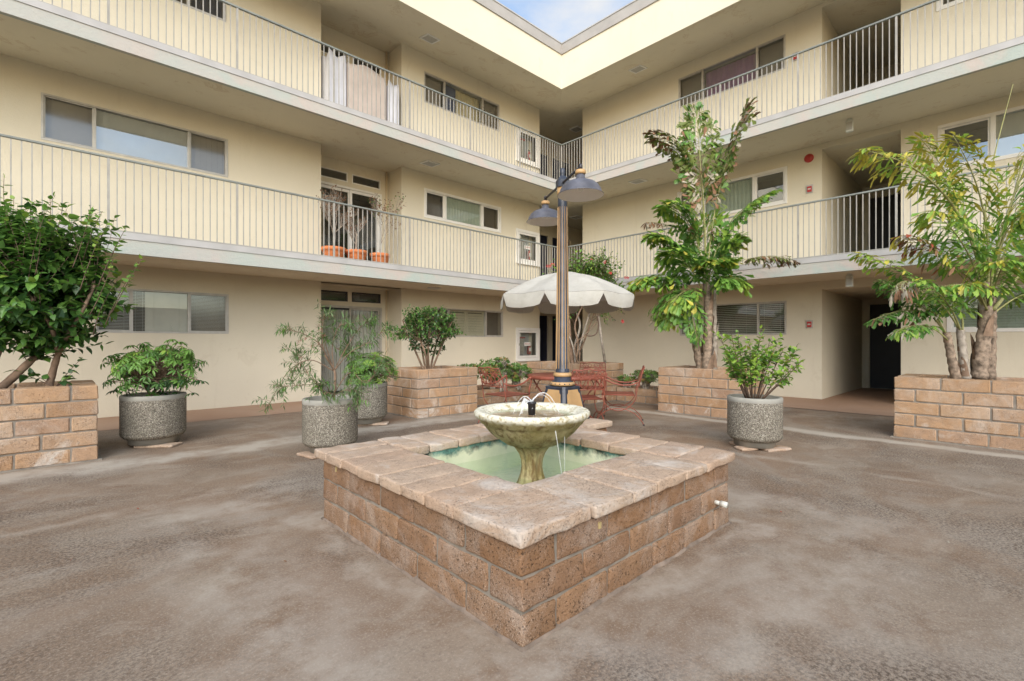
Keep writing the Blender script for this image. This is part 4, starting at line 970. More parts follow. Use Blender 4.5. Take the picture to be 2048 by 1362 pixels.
rb = MB(); rb.tube([(0, 0, 0), (0, 0, HA + .02)], .019, 12); rb.lathe([(0, .07), (.022, .06), (.028, .04), (.02, .01), (.035, 0), (.035, -.02)], 14, (0, 0, HA + .01)); rb.build('pole', MT['lampwhite'], t, world=False)
for k in range(8):
    a = rot0 + k * math.pi / 4; r_ = MB(); r_.tube([cz_(.03, a) - Vector((0, 0, .015)), cz_(.5, a) - Vector((0, 0, .015)), cz_(.97, a) - Vector((0, 0, .012))], .006, 6)
    r_.tube([cz_(.55, a) - Vector((0, 0, .02)), (.03 * math.cos(a), .03 * math.sin(a), 1.80)], .005, 6); r_.build('rib', MT['alu'], t, world=False)
MB().lathe([(0, .0), (.24, .0), (.24, .035), (.20, .06), (.04, .09), (.035, .25), (0, .25)], 28).build('base', MT['concrete'], t, world=False)
t = thing('patio_table', 'round rust-red iron patio table under the umbrella', 'table', TB + Vector((0, 0, 0)))
RT, HT = .565, .70
m = MB(); m.lathe([(.03, HT), (RT - .01, HT), (RT, HT - .004), (RT, HT - .05), (RT - .006, HT - .05), (RT - .01, HT - .01), (.03, HT - .008), (.03, HT)], 56); m.build('tabletop', MT['red'], t, world=False)
for k in range(4):
    a = math.pi / 4 + k * math.pi / 2; d = Vector((math.cos(a), math.sin(a), 0)); e_ = Vector((0, 0, 1)); m = MB()
    m.tube([d * .50 + e_ * (HT - .03), d * .42 + e_ * .52, d * .30 + e_ * .36, d * .26 + e_ * .26, d * .30 + e_ * .14, d * .44 + e_ * .012], .011, 8); m.tube([d * .28 + e_ * (HT - .02), d * .40 + e_ * .60, d * .45 + e_ * .48], .008, 6); m.build('leg', MT['red'], t, world=False)
m = MB(); m.tube([(.27 * math.cos(j * math.pi / 12), .27 * math.sin(j * math.pi / 12), .25) for j in range(25)], .008, 6, cap=False); m.build('ring', MT['red'], t, world=False)

def bez(*p, n=12):
    p = [Vector(q) for q in p]; o = []
    for i in range(n + 1):
        q = list(p); t_ = i / n
        while len(q) > 1: q = [q[j].lerp(q[j + 1], t_) for j in range(len(q) - 1)]
        o.append(q[0])
    return o
def chair():
    t = thing('iron_chair', '', 'chair', (0, 0, 0), group='rust-red iron patio chairs'); W_ = .235
    m = MB(); m.box(-.22, .22, -.215, .22, .424, .430)
    m.build('seat', MT['red'], t, world=False, bevel=.002)
    m = MB(); m.tube([(-.225, -.22, .427), (.225, -.22, .427), (.225, .225, .427), (-.225, .225, .427), (-.225, -.22, .427)], .0085, 6); m.build('seat_frame', MT['red'], t, world=False)
    for s in (-1, 1):
        m = MB(); m.tube(bez((s * W_, .33, .008), (s * W_, .22, .30), (s * W_, -.22, .32), (s * W_, -.36, .008), n=14), .0070, 7); m.build('leg', MT['red'], t, world=False)
        m = MB(); m.tube([(s * W_, .33, .0), (s * W_, .326, .02)], .012, 8); m.tube([(s * W_, -.36, .0), (s * W_, -.357, .02)], .012, 8); m.build('foot', MT['black'], t, world=False)
        m = MB(); m.tube(bez((s * W_, .225, .43), (s * W_, .20, .16), (s * W_, -.10, .12), (s * W_, -.24, .36), n=12) + bez((s * W_, -.25, .40), (s * W_, -.27, .55), (s * .225, -.30, .68), (s * .215, -.36, .80), n=8), .0070, 7); m.build('side_hoop', MT['red'], t, world=False)
        m = MB(); m.tube(bez((s * W_, -.275, .61), (s * .255, -.10, .52), (s * .265, .10, .60), (s * .26, .20, .665), n=10) + bez((s * .26, .225, .66), (s * .26, .27, .60), (s * .245, .17, .52), (s * W_, .225, .43), n=8), .0115, 7)
        m.lathe([(0, -.02), (.02, -.01), (.022, .01), (0, .022)], 8, (s * .26, .215, .665)); m.build('armrest', MT['red'], t, world=False)
    m = MB(); Q = lambda x, h: (x, -.26 - (h - .43) * .27, h)
    m.tube([Q(-.215, .80), Q(-.20, .825), Q(-.1, .815), Q(0, .835), Q(.1, .815), Q(.20, .825), Q(.215, .80)], .009, 7)
    m.tube([Q(-.225, .56), Q(.225, .56)], .007, 6); m.tube([Q(-.22, .74), Q(.22, .74)], .006, 6)
    for s in (-1, 1):
        for x in (.05, .14):
            m.tube([Q(s * x + .045 * math.cos(a_ * .7), .65 + .075 * math.sin(a_ * .7)) for a_ in range(10)], .0055, 5)
            m.tube([Q(s * x + .03 * math.cos(a_ * .7 + 2), .775 + .028 * math.sin(a_ * .7 + 2)) for a_ in range(10)], .005, 5)
        m.tube([Q(0, .56), Q(s * .06, .62), Q(s * .02, .70), Q(s * .11, .74), Q(s * .17, .81)], .006, 6)
        m.tube([Q(s * .21, .57), Q(s * .15, .62), Q(s * .19, .69), Q(s * .12, .74)], .006, 6)
    for k in range(14):
        x, h = rnd.uniform(-.19, .19), rnd.uniform(.60, .79); a_ = rnd.uniform(0, 6.28)
        m.add([Q(x, h), Q(x + .028 * math.cos(a_), h + .028 * math.sin(a_)), Q(x + .04 * math.cos(a_ + .5), h + .04 * math.sin(a_ + .5)), Q(x + .022 * math.cos(a_ + 1.1), h + .022 * math.sin(a_ + 1.1))], [(0, 1, 2, 3)])
    m.build('backrest', MT['red'], t, world=False)
    return t
ch0 = chair(); TBv = TB
def camv(x, z): return Vector((x * SN + z * CS, -x * CS + z * SN, 0))
for k, (x, z, fx, fz, lab) in enumerate(((-.07, 7.02, .62, .60, 'rust-red iron armchair standing alone left of the lamp post'),
        (1.57, 7.14, -.95, .22, 'rust-red iron armchair right of the table, seen from the side'),
        (.96, 6.62, -.10, 1., 'rust-red iron armchair nearest the lamp base with its back to us'),
        (1.32, 8.05, -.25, -1., 'rust-red iron armchair on the far side of the table'))):
    c = ch0 if k == 0 else copy_tree(ch0)
    f = camv(fx, fz); c.location = camv(x, z); c.rotation_euler = (0, 0, math.atan2(f.y, f.x) - math.pi / 2); c['label'] = lab

# concrete pots --------------------------------------------------------
def pot(c, Rr, H, label, foot=.03, slabs=()):
    t = thing('concrete_pot', label, 'planter pot', (c.x, c.y, foot), group='exposed aggregate pots'); H = H - foot
    MB().lathe([(Rr - .05, .067), (Rr - .03, .070), (Rr - .006, .098), (Rr, .112), (Rr, H - .05)], 64).build('body', MT['agg'], t, world=False)
    MB().lathe([(0, .0), (Rr - .075, .0), (Rr - .065, .066), (Rr - .05, .07)], 64).build('foot', MT['concrete'], t, world=False)
    MB().lathe([(Rr, H - .051), (Rr + .002, H - .045), (Rr + .002, H - .008), (Rr - .006, H), (Rr - .034, H), (Rr - .04, H - .008), (Rr - .042, H - .12)], 64).build('rim', MT['concrete'], t, world=False)
    MB().lathe([(Rr - .04, H - .065), (Rr * .5, H - .05), (0, H - .045)], 32).build('soil', MT['soil'], t, world=False)
    return t
def slab(u, v, a, b, rz, lab, h=.030):
    me = blockmesh(a, b, h, 1, True)
    if not me.materials: me.materials.append(MT['coping'])
    o = bpy.data.objects.new('stone_slab', me); COL.objects.link(o); o.location = (u, v, h / 2 - .001); o.rotation_euler = (0, 0, rz); tag(o, lab, 'slab', 'stone slabs under the pots')
PA, PB_, PC_, PD_ = (camv((308 - 1024) / FPX * 5.62, 5.62), camv((661 - 1024) / FPX * 5.2, 5.2), camv((732 - 1024) / FPX * 7.0, 7.0), camv((1509 - 1024) / FPX * 5.45, 5.45))
pot(PA, .315, .585, 'stained aggregate pot holding the umbrella-leaf plant, farthest left'); pot(PB_, .282, .59, 'aggregate pot with a pale rim just left of the fountain')
pot(PC_, .300, .60, 'aggregate pot in front of the glazed niche, behind the wispy shrub'); pot(PD_, .282, .575, 'aggregate pot right of the fountain holding the twiggy light green shrub')
vd = YAW
slab(PA.x + .02, PA.y - .17, .42, .20, R(-40), 'stone slab wedged under the pot farthest left'); slab(PA.x - .03, PA.y + .12, .36, .2, R(-30), 'rear stone slab beneath the leftmost pot')
slab(PB_.x - .10, PB_.y - .02, .40, .30, R(10), 'stone slab under the pot beside the fountain'); slab(PB_.x + .12, PB_.y + .08, .3, .2, R(10), 'second slab, behind, under the pot beside the fountain')
slab(PC_.x + .05, PC_.y - .13, .42, .22, R(-35), 'stone slab under the pot at the glazed niche'); slab(PC_.x - .02, PC_.y + .12, .3, .2, R(-20), 'rear slab under the pot at the glazed niche')
slab(PD_.x + .03, PD_.y - .19, .30, .19, R(-30), 'larger stone slab under the pot right of the fountain'); slab(PD_.x - .19, PD_.y + .02, .2, .15, R(-35), 'smaller stone slab under the pot right of the fountain'); slab(PD_.x + .08, PD_.y + .14, .3, .15, R(-35), 'rear slab under the pot right of the fountain')

# balcony things -------------------------------------------------------
V_ = 9.3
for k, (px_, Rr, lab) in enumerate(((667, .225, 'left terracotta pot with a bare dead tree'), (713, .215, 'middle terracotta pot with a forked dead tree'), (760, .205, 'right terracotta pot with a thin dead climber'))):
    tt = (px_ - 1024) / FPX; zc = V_ / (-tt * CS + SN); u = zc * (tt * SN + CS)
    t = thing('terracotta_pot', lab + ' on the middle balcony', 'pot', (u, V_, 2.69), group='terracotta pots on the balcony')
    MB().lathe([(0, 0), (Rr * .66, 0), (Rr * .9, .26), (Rr * .92, .27)], 32).build('body', MT['terracotta'], t, world=False)
    MB().lathe([(Rr * .92, .265), (Rr, .268), (Rr * 1.02, .34), (Rr * .9, .343), (Rr * .86, .28), (0, .29)], 32).build('rim', MT['terracotta'], t, world=False)
    d = thing('dead_plant', ['bare pale dead tree with brown leaves', 'forked pale dead tree', 'thin dead climber with a few green leaves'][k] + ' in the ' + ['left', 'middle', 'right'][k] + ' terracotta pot', 'dead plant', (u, V_, 2.97), group='dead plants on the balcony')
    br = MB(); lv = []
    def grow(p, dr, ln, r0, dep):
        n = 5; pts = [p.copy()]; q = p.copy(); dd = dr.copy()
        for i in range(n):
            dd = (dd + Vector((rnd.uniform(-.16, .16), rnd.uniform(-.16, .16), rnd.uniform(-.02, .10)))).normalized(); q = q + dd * ln / n; pts.append(q.copy())
        br.tube(pts, [r0 * (1 - .55 * i / n) for i in range(n + 1)], 5)
        if dep > 0:
            for i in range(2, n + 1):
                for _ in range(1 if dep > 2 else 2):
                    a = rnd.uniform(0, 6.28); nd = (dd + Vector((math.cos(a), math.sin(a) * .5, rnd.uniform(.1, .7))) * .75).normalized(); grow(pts[i], nd, ln * rnd.uniform(.5, .72), r0 * .5, dep - 1)
        else: lv.append((q, dd))
    grow(Vector((0, 0, 0)), Vector((0, 0, 1)), [.62, .45, .7][k], [.022, .026, .012][k], 3)
    br.build('branches', MT['twiggrey'], d, world=False)
    lm = MB()
    for q, dd in lv:
        for _ in range(2 if k != 1 else 1):
            if rnd.random() < .72:
                a = Vector((rnd.uniform(-1, 1), rnd.uniform(-1, 1), rnd.uniform(-1, .2))).normalized() * .035; b = a.cross(Vector((rnd.random(), rnd.random(), rnd.random()))).normalized() * .012
                gm = 1 if (k == 2 and rnd.random() < .25) else 0; lm.add([q, q + a * .5 + b, q + a, q + a * .5 - b], [(0, 1, 2, 3)], gm)
    o = lm.build('leaves', [LF['brown'], LF['mid']], d, world=False); o['kind'] = 'stuff'
def drape(u0, u1, v0, v1, h, mat, lab, fold=.02, slump=.1):
    t = bpy.data.objects.new('draped_cover', None); bpy.data.objects.remove(t)
    m = MB(); N = 60; ring = []
    for j in range(N):
        f = j / N * 4; s_ = int(f); g = f - s_
        ring.append([(u0 + (u1 - u0) * g, v0), (u1, v0 + (v1 - v0) * g), (u1 - (u1 - u0) * g, v1), (u0, v1 - (v1 - v0) * g)][s_])
    cx, cy = (u0 + u1) / 2, (v0 + v1) / 2; vs = []; K = 9
    for i in range(K):
        z = h * i / (K - 1)
        for j, (x, y) in enumerate(ring):
            w_ = fold * math.sin(j * 1.35 + .6 * math.sin(i * .5)) * (1 - .5 * i / K); k_ = 1 + w_ / .4 - (.05 if i == K - 1 else 0)
            vs.append((cx + (x - cx) * k_, cy + (y - cy) * k_, z - (slump * (math.sin(j * .4 + u0 * 9) * .5 + .5) if i >= K - 2 else 0)))
    vs.append((cx, cy, h - slump * .3))
    fs = [(i * N + j, i * N + (j + 1) % N, (i + 1) * N + (j + 1) % N, (i + 1) * N + j) for i in range(K - 1) for j in range(N)] + [((K - 1) * N + j, (K - 1) * N + (j + 1) % N, K * N) for j in range(N)]
    m.add(vs, fs, 0, True); me = m.mesh('draped_cover', mat); o = link('draped_cover', me, loc=(0, 0, 5.402)); tag(o, lab, 'cover', 'covers hung in the top balcony niche')
drape(4.0, 4.37, 9.62, 10.1, 1.72, MT['cloth2'], 'bluish white plastic cover at the left of the top balcony niche', .012, .12)
drape(4.40, 5.28, 9.60, 10.1, 1.66, MT['cloth1'], 'wide pinkish-grey cloth cover in the middle of the top balcony niche', .006, .10)
drape(5.33, 5.60, 9.62, 10.0, 1.58, MT['cloth2'], 'narrow bluish plastic cover at the right of the top balcony niche', .02, .15)
# ------------------------------------------------------------------ plants
def strip(prof, fold=.12, droop=.12, curl=0):
    vs = []; fs = []; k = len(prof)
    for y, hw in prof:
        z = -droop * y * y; 
        if hw < 1e-6: vs.append((0, y, z))
        else: vs += [(-hw, y, z + fold * hw * 2), (0, y, z), (hw, y, z + fold * hw * 2)]
    idx = []; c = 0
    for y, hw in prof: idx.append((c,) if hw < 1e-6 else (c, c + 1, c + 2)); c += 1 if hw < 1e-6 else 3
    for a, b in zip(idx[:-1], idx[1:]):
        if len(a) == 1 and len(b) == 3: fs += [(a[0], b[1], b[0]), (a[0], b[2], b[1])]
        elif len(a) == 3 and len(b) == 3: fs += [(a[0], a[1], b[1], b[0]), (a[1], a[2], b[2], b[1])]
        elif len(a) == 3: fs += [(a[0], a[1], b[0]), (a[1], a[2], b[0])]
    return np.array(vs, dtype=np.float32), fs
def fan(outline, mid, z=.0, curl=.1):
    vs = [(0, 0, 0)] + [(x, y, -curl * y * y + (abs(x) * .25)) for x, y in outline] + [(0, mid, -curl * mid * mid)]
    n = len(outline); return np.array(vs, dtype=np.float32), [(n + 1, i, i + 1) for i in range(0, n)] + [(n + 1, n, 0)]
def radial(n, lf, lift, span=2 * math.pi, jit=.15, seed=1, lens=None):
    r = random.Random(seed); vs = []; fs = []; o = 0; bv, bf = lf
    for k in range(n):
        a = span * (k + .5) / n - span / 2 + r.uniform(-jit, jit); L = (lens[k % len(lens)] if lens else 1) * r.uniform(.85, 1.1)
        M = (Matrix.Rotation(a, 3, 'Z') @ Matrix.Rotation(lift + r.uniform(-.15, .15), 3, 'X'))
        M = np.array(M); v = (bv * L + np.array([0, .12, 0])) @ M.T
        vs.append(v); fs += [tuple(i + o for i in f) for f in bf]; o += len(bv)
    return np.vstack(vs).astype(np.float32), fs
SH = {}
SH['heart'] = strip([(0, 0), (.06, .22), (.3, .36), (.6, .27), (.85, .10), (1, 0)], .16, .22)
SH['heart2'] = strip([(0, 0), (.08, .20), (.32, .32), (.62, .22), (.88, .07), (1, 0)], -.10, .38)
SH['oval'] = strip([(0, 0), (.25, .19), (.55, .23), (.82, .13), (1, 0)], .15, .2)
SH['oval2'] = strip([(0, 0), (.3, .22), (.65, .2), (1, 0)], -.1, .4)
SH['lance'] = strip([(0, 0), (.3, .07), (.65, .06), (1, 0)], .1, .3)
SH['lance2'] = strip([(0, 0), (.3, .085), (.65, .07), (1, 0)], .15, -.1)
SH['blade'] = strip([(0, .012), (.25, .09), (.6, .105), (.85, .06), (1, .0)], .2, .25)
SH['blade2'] = strip([(0, .012), (.3, .07), (.65, .12), (.88, .075), (1, .0)], -.15, .5)
SH['fish'] = fan([(.06, .3), (.17, .66), (.25, .86), (.17, .90), (.15, 1.0), (.07, .91), (.02, 1.09), (-.05, .92), (-.12, .99), (-.13, .86), (-.20, .78), (-.10, .35)], .6)
SH['fish2'] = fan([(.05, .3), (.20, .6), (.33, .70), (.22, .80), (.24, .94), (.12, .86), (.08, 1.02), (.0, .88), (-.09, .80), (-.07, .45)], .55, curl=.35)
SH['palm'] = radial(8, strip([(0, 0), (.35, .13), (.7, .15), (1, 0)], .2, .35), -.25, lens=(.9, 1, .85, 1.05))
SH['palm2'] = radial(7, strip([(0, 0), (.35, .12), (.7, .14), (1, 0)], .15, .5), -.05, 5.4, seed=5, lens=(.8, 1))
SH['whorl'] = radial(9, strip([(0, 0), (.4, .12), (.75, .13), (1, 0)], .2, .25), .45, seed=3)
SH['whorl2'] = radial(8, strip([(0, 0), (.4, .11), (.75, .12), (1, 0)], .2, .1), .15, seed=8)
SH['jade'] = radial(5, strip([(0, .03), (.35, .17), (.75, .20), (1, 0)], .1, -.2), .55, seed=4)
SH['flower'] = radial(5, strip([(0, 0), (.5, .3), (1, .0)], .1, .2), .5, seed=9)
_lm = {}
class Fol:
    def __init__(s): s.it = []
    def add(s, sh, mat, p, d, n=(0, 0, 1), sc_=1.0):
        d = Vector(d).normalized(); n = Vector(n); x = d.cross(n)
        if x.length < 1e-4: x = d.cross(Vector((1, .3, 0)))
        x.normalize(); n = x.cross(d)
        M = np.array(((x.x, d.x, n.x, p[0]), (x.y, d.y, n.y, p[1]), (x.z, d.z, n.z, p[2]), (0, 0, 0, 1)), dtype=np.float32); M[:3, :3] *= sc_
        s.it.append((sh, mat, M, sc_))
    def build(s, t, nparts=0, name='leaf', rest='foliage'):
        it = s.it
        if nparts:
            cp = np.array((0, 0, CAMH)); key = [np.linalg.norm(i[2][:3, 3] - cp) / i[3] ** .5 for i in it]; order = np.argsort(key)
            pick = set(order[:nparts].tolist())
            for i in pick:
                sh, mat, M, _ = it[i]; k = (sh, mat)
                if k not in _lm:
                    me = bpy.data.meshes.new('leaf'); v, f = SH[sh]; me.from_pydata(v.tolist(), [], f); me.materials.append(LF[mat]); _lm[k] = me
                o = bpy.data.objects.new(name, _lm[k]); COL.objects.link(o); o.parent = t
                mw = Matrix(M.tolist()); mw.translation -= t.location; o.matrix_basis = mw
            it = [q for i, q in enumerate(it) if i not in pick]
        if not it: return
        mats = sorted({q[1] for q in it}); vs = []; loops = []; starts = []; mi = []; o = 0; ls = 0
        for sh, mat, M, _ in it:
            v, f = SH[sh]; vs.append(v @ M[:3, :3].T + M[:3, 3]); m_ = mats.index(mat)
            for q in f:
                loops.extend([i + o for i in q]); starts.append(ls); ls += len(q); mi.append(m_)
            o += len(v)
        vs = np.vstack(vs).astype(np.float32) - np.array(t.location, dtype=np.float32)
        me = bpy.data.meshes.new(rest); me.vertices.add(len(vs)); me.vertices.foreach_set('co', vs.ravel()); me.loops.add(len(loops)); me.loops.foreach_set('vertex_index', loops)
        me.polygons.add(len(starts)); me.polygons.foreach_set('loop_start', starts)
        for m in mats: me.materials.append(LF[m])
        me.polygons.foreach_set('material_index', mi); me.update(calc_edges=True); me.validate()
        ob = link(rest, me, t, world=False); ob['kind'] = 'stuff'; return ob
def wpick(d):
    r = rnd.random() * sum(d.values())
    for k, v in d.items():
        r -= v
        if r <= 0: return k
    return k
def rv(s=1.): return Vector((rnd.uniform(-s, s), rnd.uniform(-s, s), rnd.uniform(-s, s)))
def catmull(pts, n=6):
    pts = [Vector(p) for p in pts]; P = [pts[0] * 2 - pts[1]] + pts + [pts[-1] * 2 - pts[-2]]; o = []
    for i in range(1, len(P) - 2):
        for k in range(n):
            t = k / n; a, b, c, d = P[i - 1], P[i], P[i + 1], P[i + 2]
            o.append(.5 * ((2 * b) + (c - a) * t + (2 * a - 5 * b + 4 * c - d) * t * t + (3 * b - a - 3 * c + d) * t ** 3))
    o.append(pts[-1]); return o
def twig(br, fo, path, r0, r1, nl, f0, shapes, pal, size, tip=None, up=.4, droop=.2, spread=1.0, mi=0):
    """a branch tube with leaves set spirally along it"""
    k = len(path); br.tube(path, [r0 + (r1 - r0) * i / (k - 1) for i in range(k)], 5, mi)
    ph = rnd.uniform(0, 6.28)
    for q in range(nl):
        f = f0 + (1 - f0) * (q + .5) / nl; x = f * (k - 1); i = min(int(x), k - 2); p = path[i].lerp(path[i + 1], x - i); d = (path[i + 1] - path[i]).normalized()
        a = ph + q * 2.4; s1 = d.orthogonal().normalized(); s2 = d.cross(s1); side = s1 * math.cos(a) + s2 * math.sin(a)
        dr = (side * spread + d * (.35 + .9 * (f > .93)) + Vector((0, 0, up * .5 - droop)) + rv(.25)).normalized()
        nrm = Vector((0, 0, 1)) + side * .2 + rv(.45)
        pl = pal if (tip is None or f < .78) else tip
        fo.add(rnd.choice(shapes), wpick(pl), p + side * r1, dr, nrm, size * rnd.uniform(.65, 1.15) * (1 if f < .9 else .75))
def bush(br, fo, trunks, cen, rad, ntw, nl, shapes, pal, size, tip=None, lump=.35, r=.007, inner=.45, f0=.3, up=.4, droop=.2, bottom=-1, seed=0):
    nodes = [p for tr in trunks for p in tr[len(tr) // 3:]]
    for _ in range(ntw):
        while True:
            u = rv(1.)
            if .05 < u.length < 1: break
        u.normalize(); 
        if u.z < bottom: u.z = abs(u.z)
        k = (1 + lump * noise.noise(u * 1.7 + Vector((seed * 3.1, 0, 0))) * 1.6) * (inner + (1 - inner) * rnd.random() ** .45)
        tgt = cen + Vector((u.x * rad[0], u.y * rad[0] * (rad[1] / rad[0]), u.z * rad[2])) * k
        c = sorted(rnd.sample(nodes, min(7, len(nodes))), key=lambda p: (p - tgt).length + max(0, p.z - tgt.z) * 2)[0]
        mid = c.lerp(tgt, .5) + Vector((0, 0, .12 * (tgt - c).length)) + rv(.07 * (tgt - c).length + .01)
        path = bez(c, mid, tgt, n=7)
        twig(br, fo, path, r, r * .3, nl, f0, shapes, pal, size, tip, up, droop)

# big broad-leaved shrub, left edge
c0 = at(60, 775, 4.87); c0.z = .72
T = thing('large_shrub', 'big broad-leaved shrub filling the left edge, growing out of the tall planter', 'shrub', c0)
br, fo = MB(), Fol(); Z = 4.9
tr = [catmull([at(-5, 782, 4.8), at(40, 742, 4.85), at(88, 690, 4.95), at(110, 620, 5.0), at(100, 540, 5.0)]), catmull([at(96, 782, 4.95), at(108, 735, 4.95), at(124, 690, 4.9), at(160, 630, 4.9), at(190, 570, 5.0)]),
      catmull([at(-40, 780, 4.6), at(-5, 705, 4.7), at(18, 640, 4.85), at(10, 560, 4.9)]), catmull([at(116, 712, 4.93), at(100, 650, 4.7), at(60, 590, 4.6), at(30, 500, 4.6)])]
for p, r0 in zip(tr, (.042, .036, .040, .02)):
    tb = MB(); tb.tube([q - c0 for q in p], [r0 * (1 - .65 * i / len(p)) * (1 + .06 * math.sin(i * 1.9)) for i in range(len(p))], 9); tb.build('trunk', MT['bark'], T, world=False)
g1 = {'deep': 4, 'mid': 6, 'fresh': 2}; g2 = {'fresh': 5, 'mid': 3, 'lime': 2}
bush(br, fo, tr, at(45, 560, 4.95), (.88, .66, .64), 250, 17, ['heart', 'heart2'], g1, .108, g2, .3, .0038, .4, .12, bottom=-.75, seed=1)
bush(br, fo, tr, at(70, 475, 4.9), (.86, .6, .40), 100, 14, ['heart', 'heart2'], {'mid': 5, 'deep': 1, 'fresh': 5}, .095, g2, .3, .0035, .6, .12, bottom=-.1, seed=2)
bush(br, fo, tr, at(95, 635, 4.85), (.60, .5, .34), 90, 14, ['heart', 'heart2'], g1, .10, None, .3, .0035, .4, .1, seed=3)
for px, py, dz in ((8, 352, 0), (60, 400, .1), (52, 415, -.2), (100, 395, .1), (128, 405, 0), (180, 425, -.1), (205, 422, .1), (150, 440, .2), (28, 395, -.1), (252, 455, 0), (240, 478, .1), (285, 515, 0), (268, 540, .05), (200, 470, -.2), (226, 520, -.1), (-30, 380, 0), (80, 440, -.3), (215, 445, .2), (235, 560, 0)):
    b = at(px * .75 + 10, py + 110, Z + dz); e_ = at(px, py, Z + dz); twig(br, fo, bez(b, b.lerp(e_, .5) + rv(.05), e_, n=7), .005, .002, 13, .25, ['heart', 'heart2'], g2, .072, {'fresh': 3, 'lime': 3}, .5, .0)
for px, py in ((150, 740), (165, 715), (60, 745), (20, 740), (135, 760)):
    b = at(110, 775, 4.9); e_ = at(px, py, 4.85); twig(br, fo, bez(b, b.lerp(e_, .5) + rv(.03), e_, n=6), .004, .002, 6, .4, ['heart'], g1, .085)
br.v = [tuple(Vector(v) - c0) for v in br.v]; br.build('branches', MT['twig'], T, world=False)['kind'] = 'stuff'
fo.build(T, 280)

def finish(T, br, fo, npart, mat='bark', c=None, rest='foliage'):
    br.v = [tuple(Vector(v) - T.location) for v in br.v]; br.build('branches', MT[mat], T, world=False)['kind'] = 'stuff'; fo.build(T, npart, rest=rest)

# umbrella-leaf plant
c = Vector((PA.x, PA.y, .53)); T = thing('umbrella_plant', 'bushy umbrella-leaf plant spilling over the farthest left pot', 'potted plant', c)
br, fo = MB(), Fol(); tr = [catmull([c + rv(.05) * 1., c + Vector((math.cos(a) * .10, math.sin(a) * .10, .15)), c + Vector((math.cos(a) * .2, math.sin(a) * .2, .3))]) for a in (0, 1.3, 2.6, 3.9, 5.2)]
for p in tr: br.tube(p, [.012 * (1 - .4 * i / len(p)) for i in range(len(p))], 6)
cc = at(312, 742, 5.6)
for k in range(300):
    u = rv(1); u.normalize(); u.z = abs(u.z) if rnd.random() < .72 else -abs(u.z) * .75
    kk = (1 + .3 * noise.noise(u * 2)) * (.55 + .45 * rnd.random() ** .4); tg = cc + Vector((u.x * .47, u.y * .47, u.z * .335)) * kk
    nd = rnd.choice(rnd.choice(tr)[4:]); pt = bez(nd, nd.lerp(tg, .5) + Vector((0, 0, .05)), tg, n=4); br.tube(pt, .0028, 4)
    o_ = (tg - cc); o_.z *= .6; o_ = o_.normalized(); d = (o_ + rv(.3)); nrm = Vector((0, 0, 1)) + o_ * .75 + rv(.25)
    d = (d - nrm * d.dot(nrm) / nrm.length_squared)
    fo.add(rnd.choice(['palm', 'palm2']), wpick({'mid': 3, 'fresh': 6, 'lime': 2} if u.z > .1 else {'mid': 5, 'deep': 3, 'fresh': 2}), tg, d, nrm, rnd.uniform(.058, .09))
for px, py in ((342, 678), (358, 683), (262, 690), (330, 690), (395, 760), (228, 780), (384, 785), (404, 762)):
    tg = at(px, py, 5.5); br.tube(bez(cc, cc.lerp(tg, .6) + Vector((0, 0, .03)), tg, n=5), .003, 4); fo.add('palm', 'fresh' if py < 700 else 'deep', tg, camv(.1, -1), Vector((0, 0, 1)) + camv(0, -.8), .08)
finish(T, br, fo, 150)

# whorled shrub at the glazed niche
c = Vector((PC_.x, PC_.y, .54)); T = thing('whorled_shrub', 'rounded fresh green shrub in the pot at the glazed niche', 'potted plant', c)
br, fo = MB(), Fol(); cc = at(742, 742, 6.95)
tr = [catmull([c + rv(.05), c + Vector((math.cos(a) * .08, math.sin(a) * .08, .1)), c + Vector((math.cos(a) * .17, math.sin(a) * .17, .24))]) for a in (0, 1, 2, 3, 4, 5)]
for p in tr: br.tube(p, .010, 5)
for k in range(330):
    u = rv(1); u.normalize(); u.z = abs(u.z) if rnd.random() < .75 else -abs(u.z) * .7
    kk = (1 + .25 * noise.noise(u * 2)) * (.5 + .5 * rnd.random() ** .4); tg = cc + Vector((u.x * .36, u.y * .36, u.z * .30)) * kk + Vector((0, 0, -.03))
    nd = rnd.choice(rnd.choice(tr)[4:]); br.tube(bez(nd, nd.lerp(tg, .5) + Vector((0, 0, .03)), tg, n=3), .003, 4)
    o_ = (tg - cc + Vector((0, 0, .15))).normalized(); d = o_.orthogonal() + rv(.3); nrm = o_ + Vector((0, 0, .3)); d = d - nrm * d.dot(nrm) / nrm.length_squared
    fo.add(rnd.choice(['whorl', 'whorl2']), wpick({'fresh': 4, 'mid': 3, 'sage': 3, 'lime': 1.5}), tg, d, nrm, rnd.uniform(.045, .07))
finish(T, br, fo, 120)

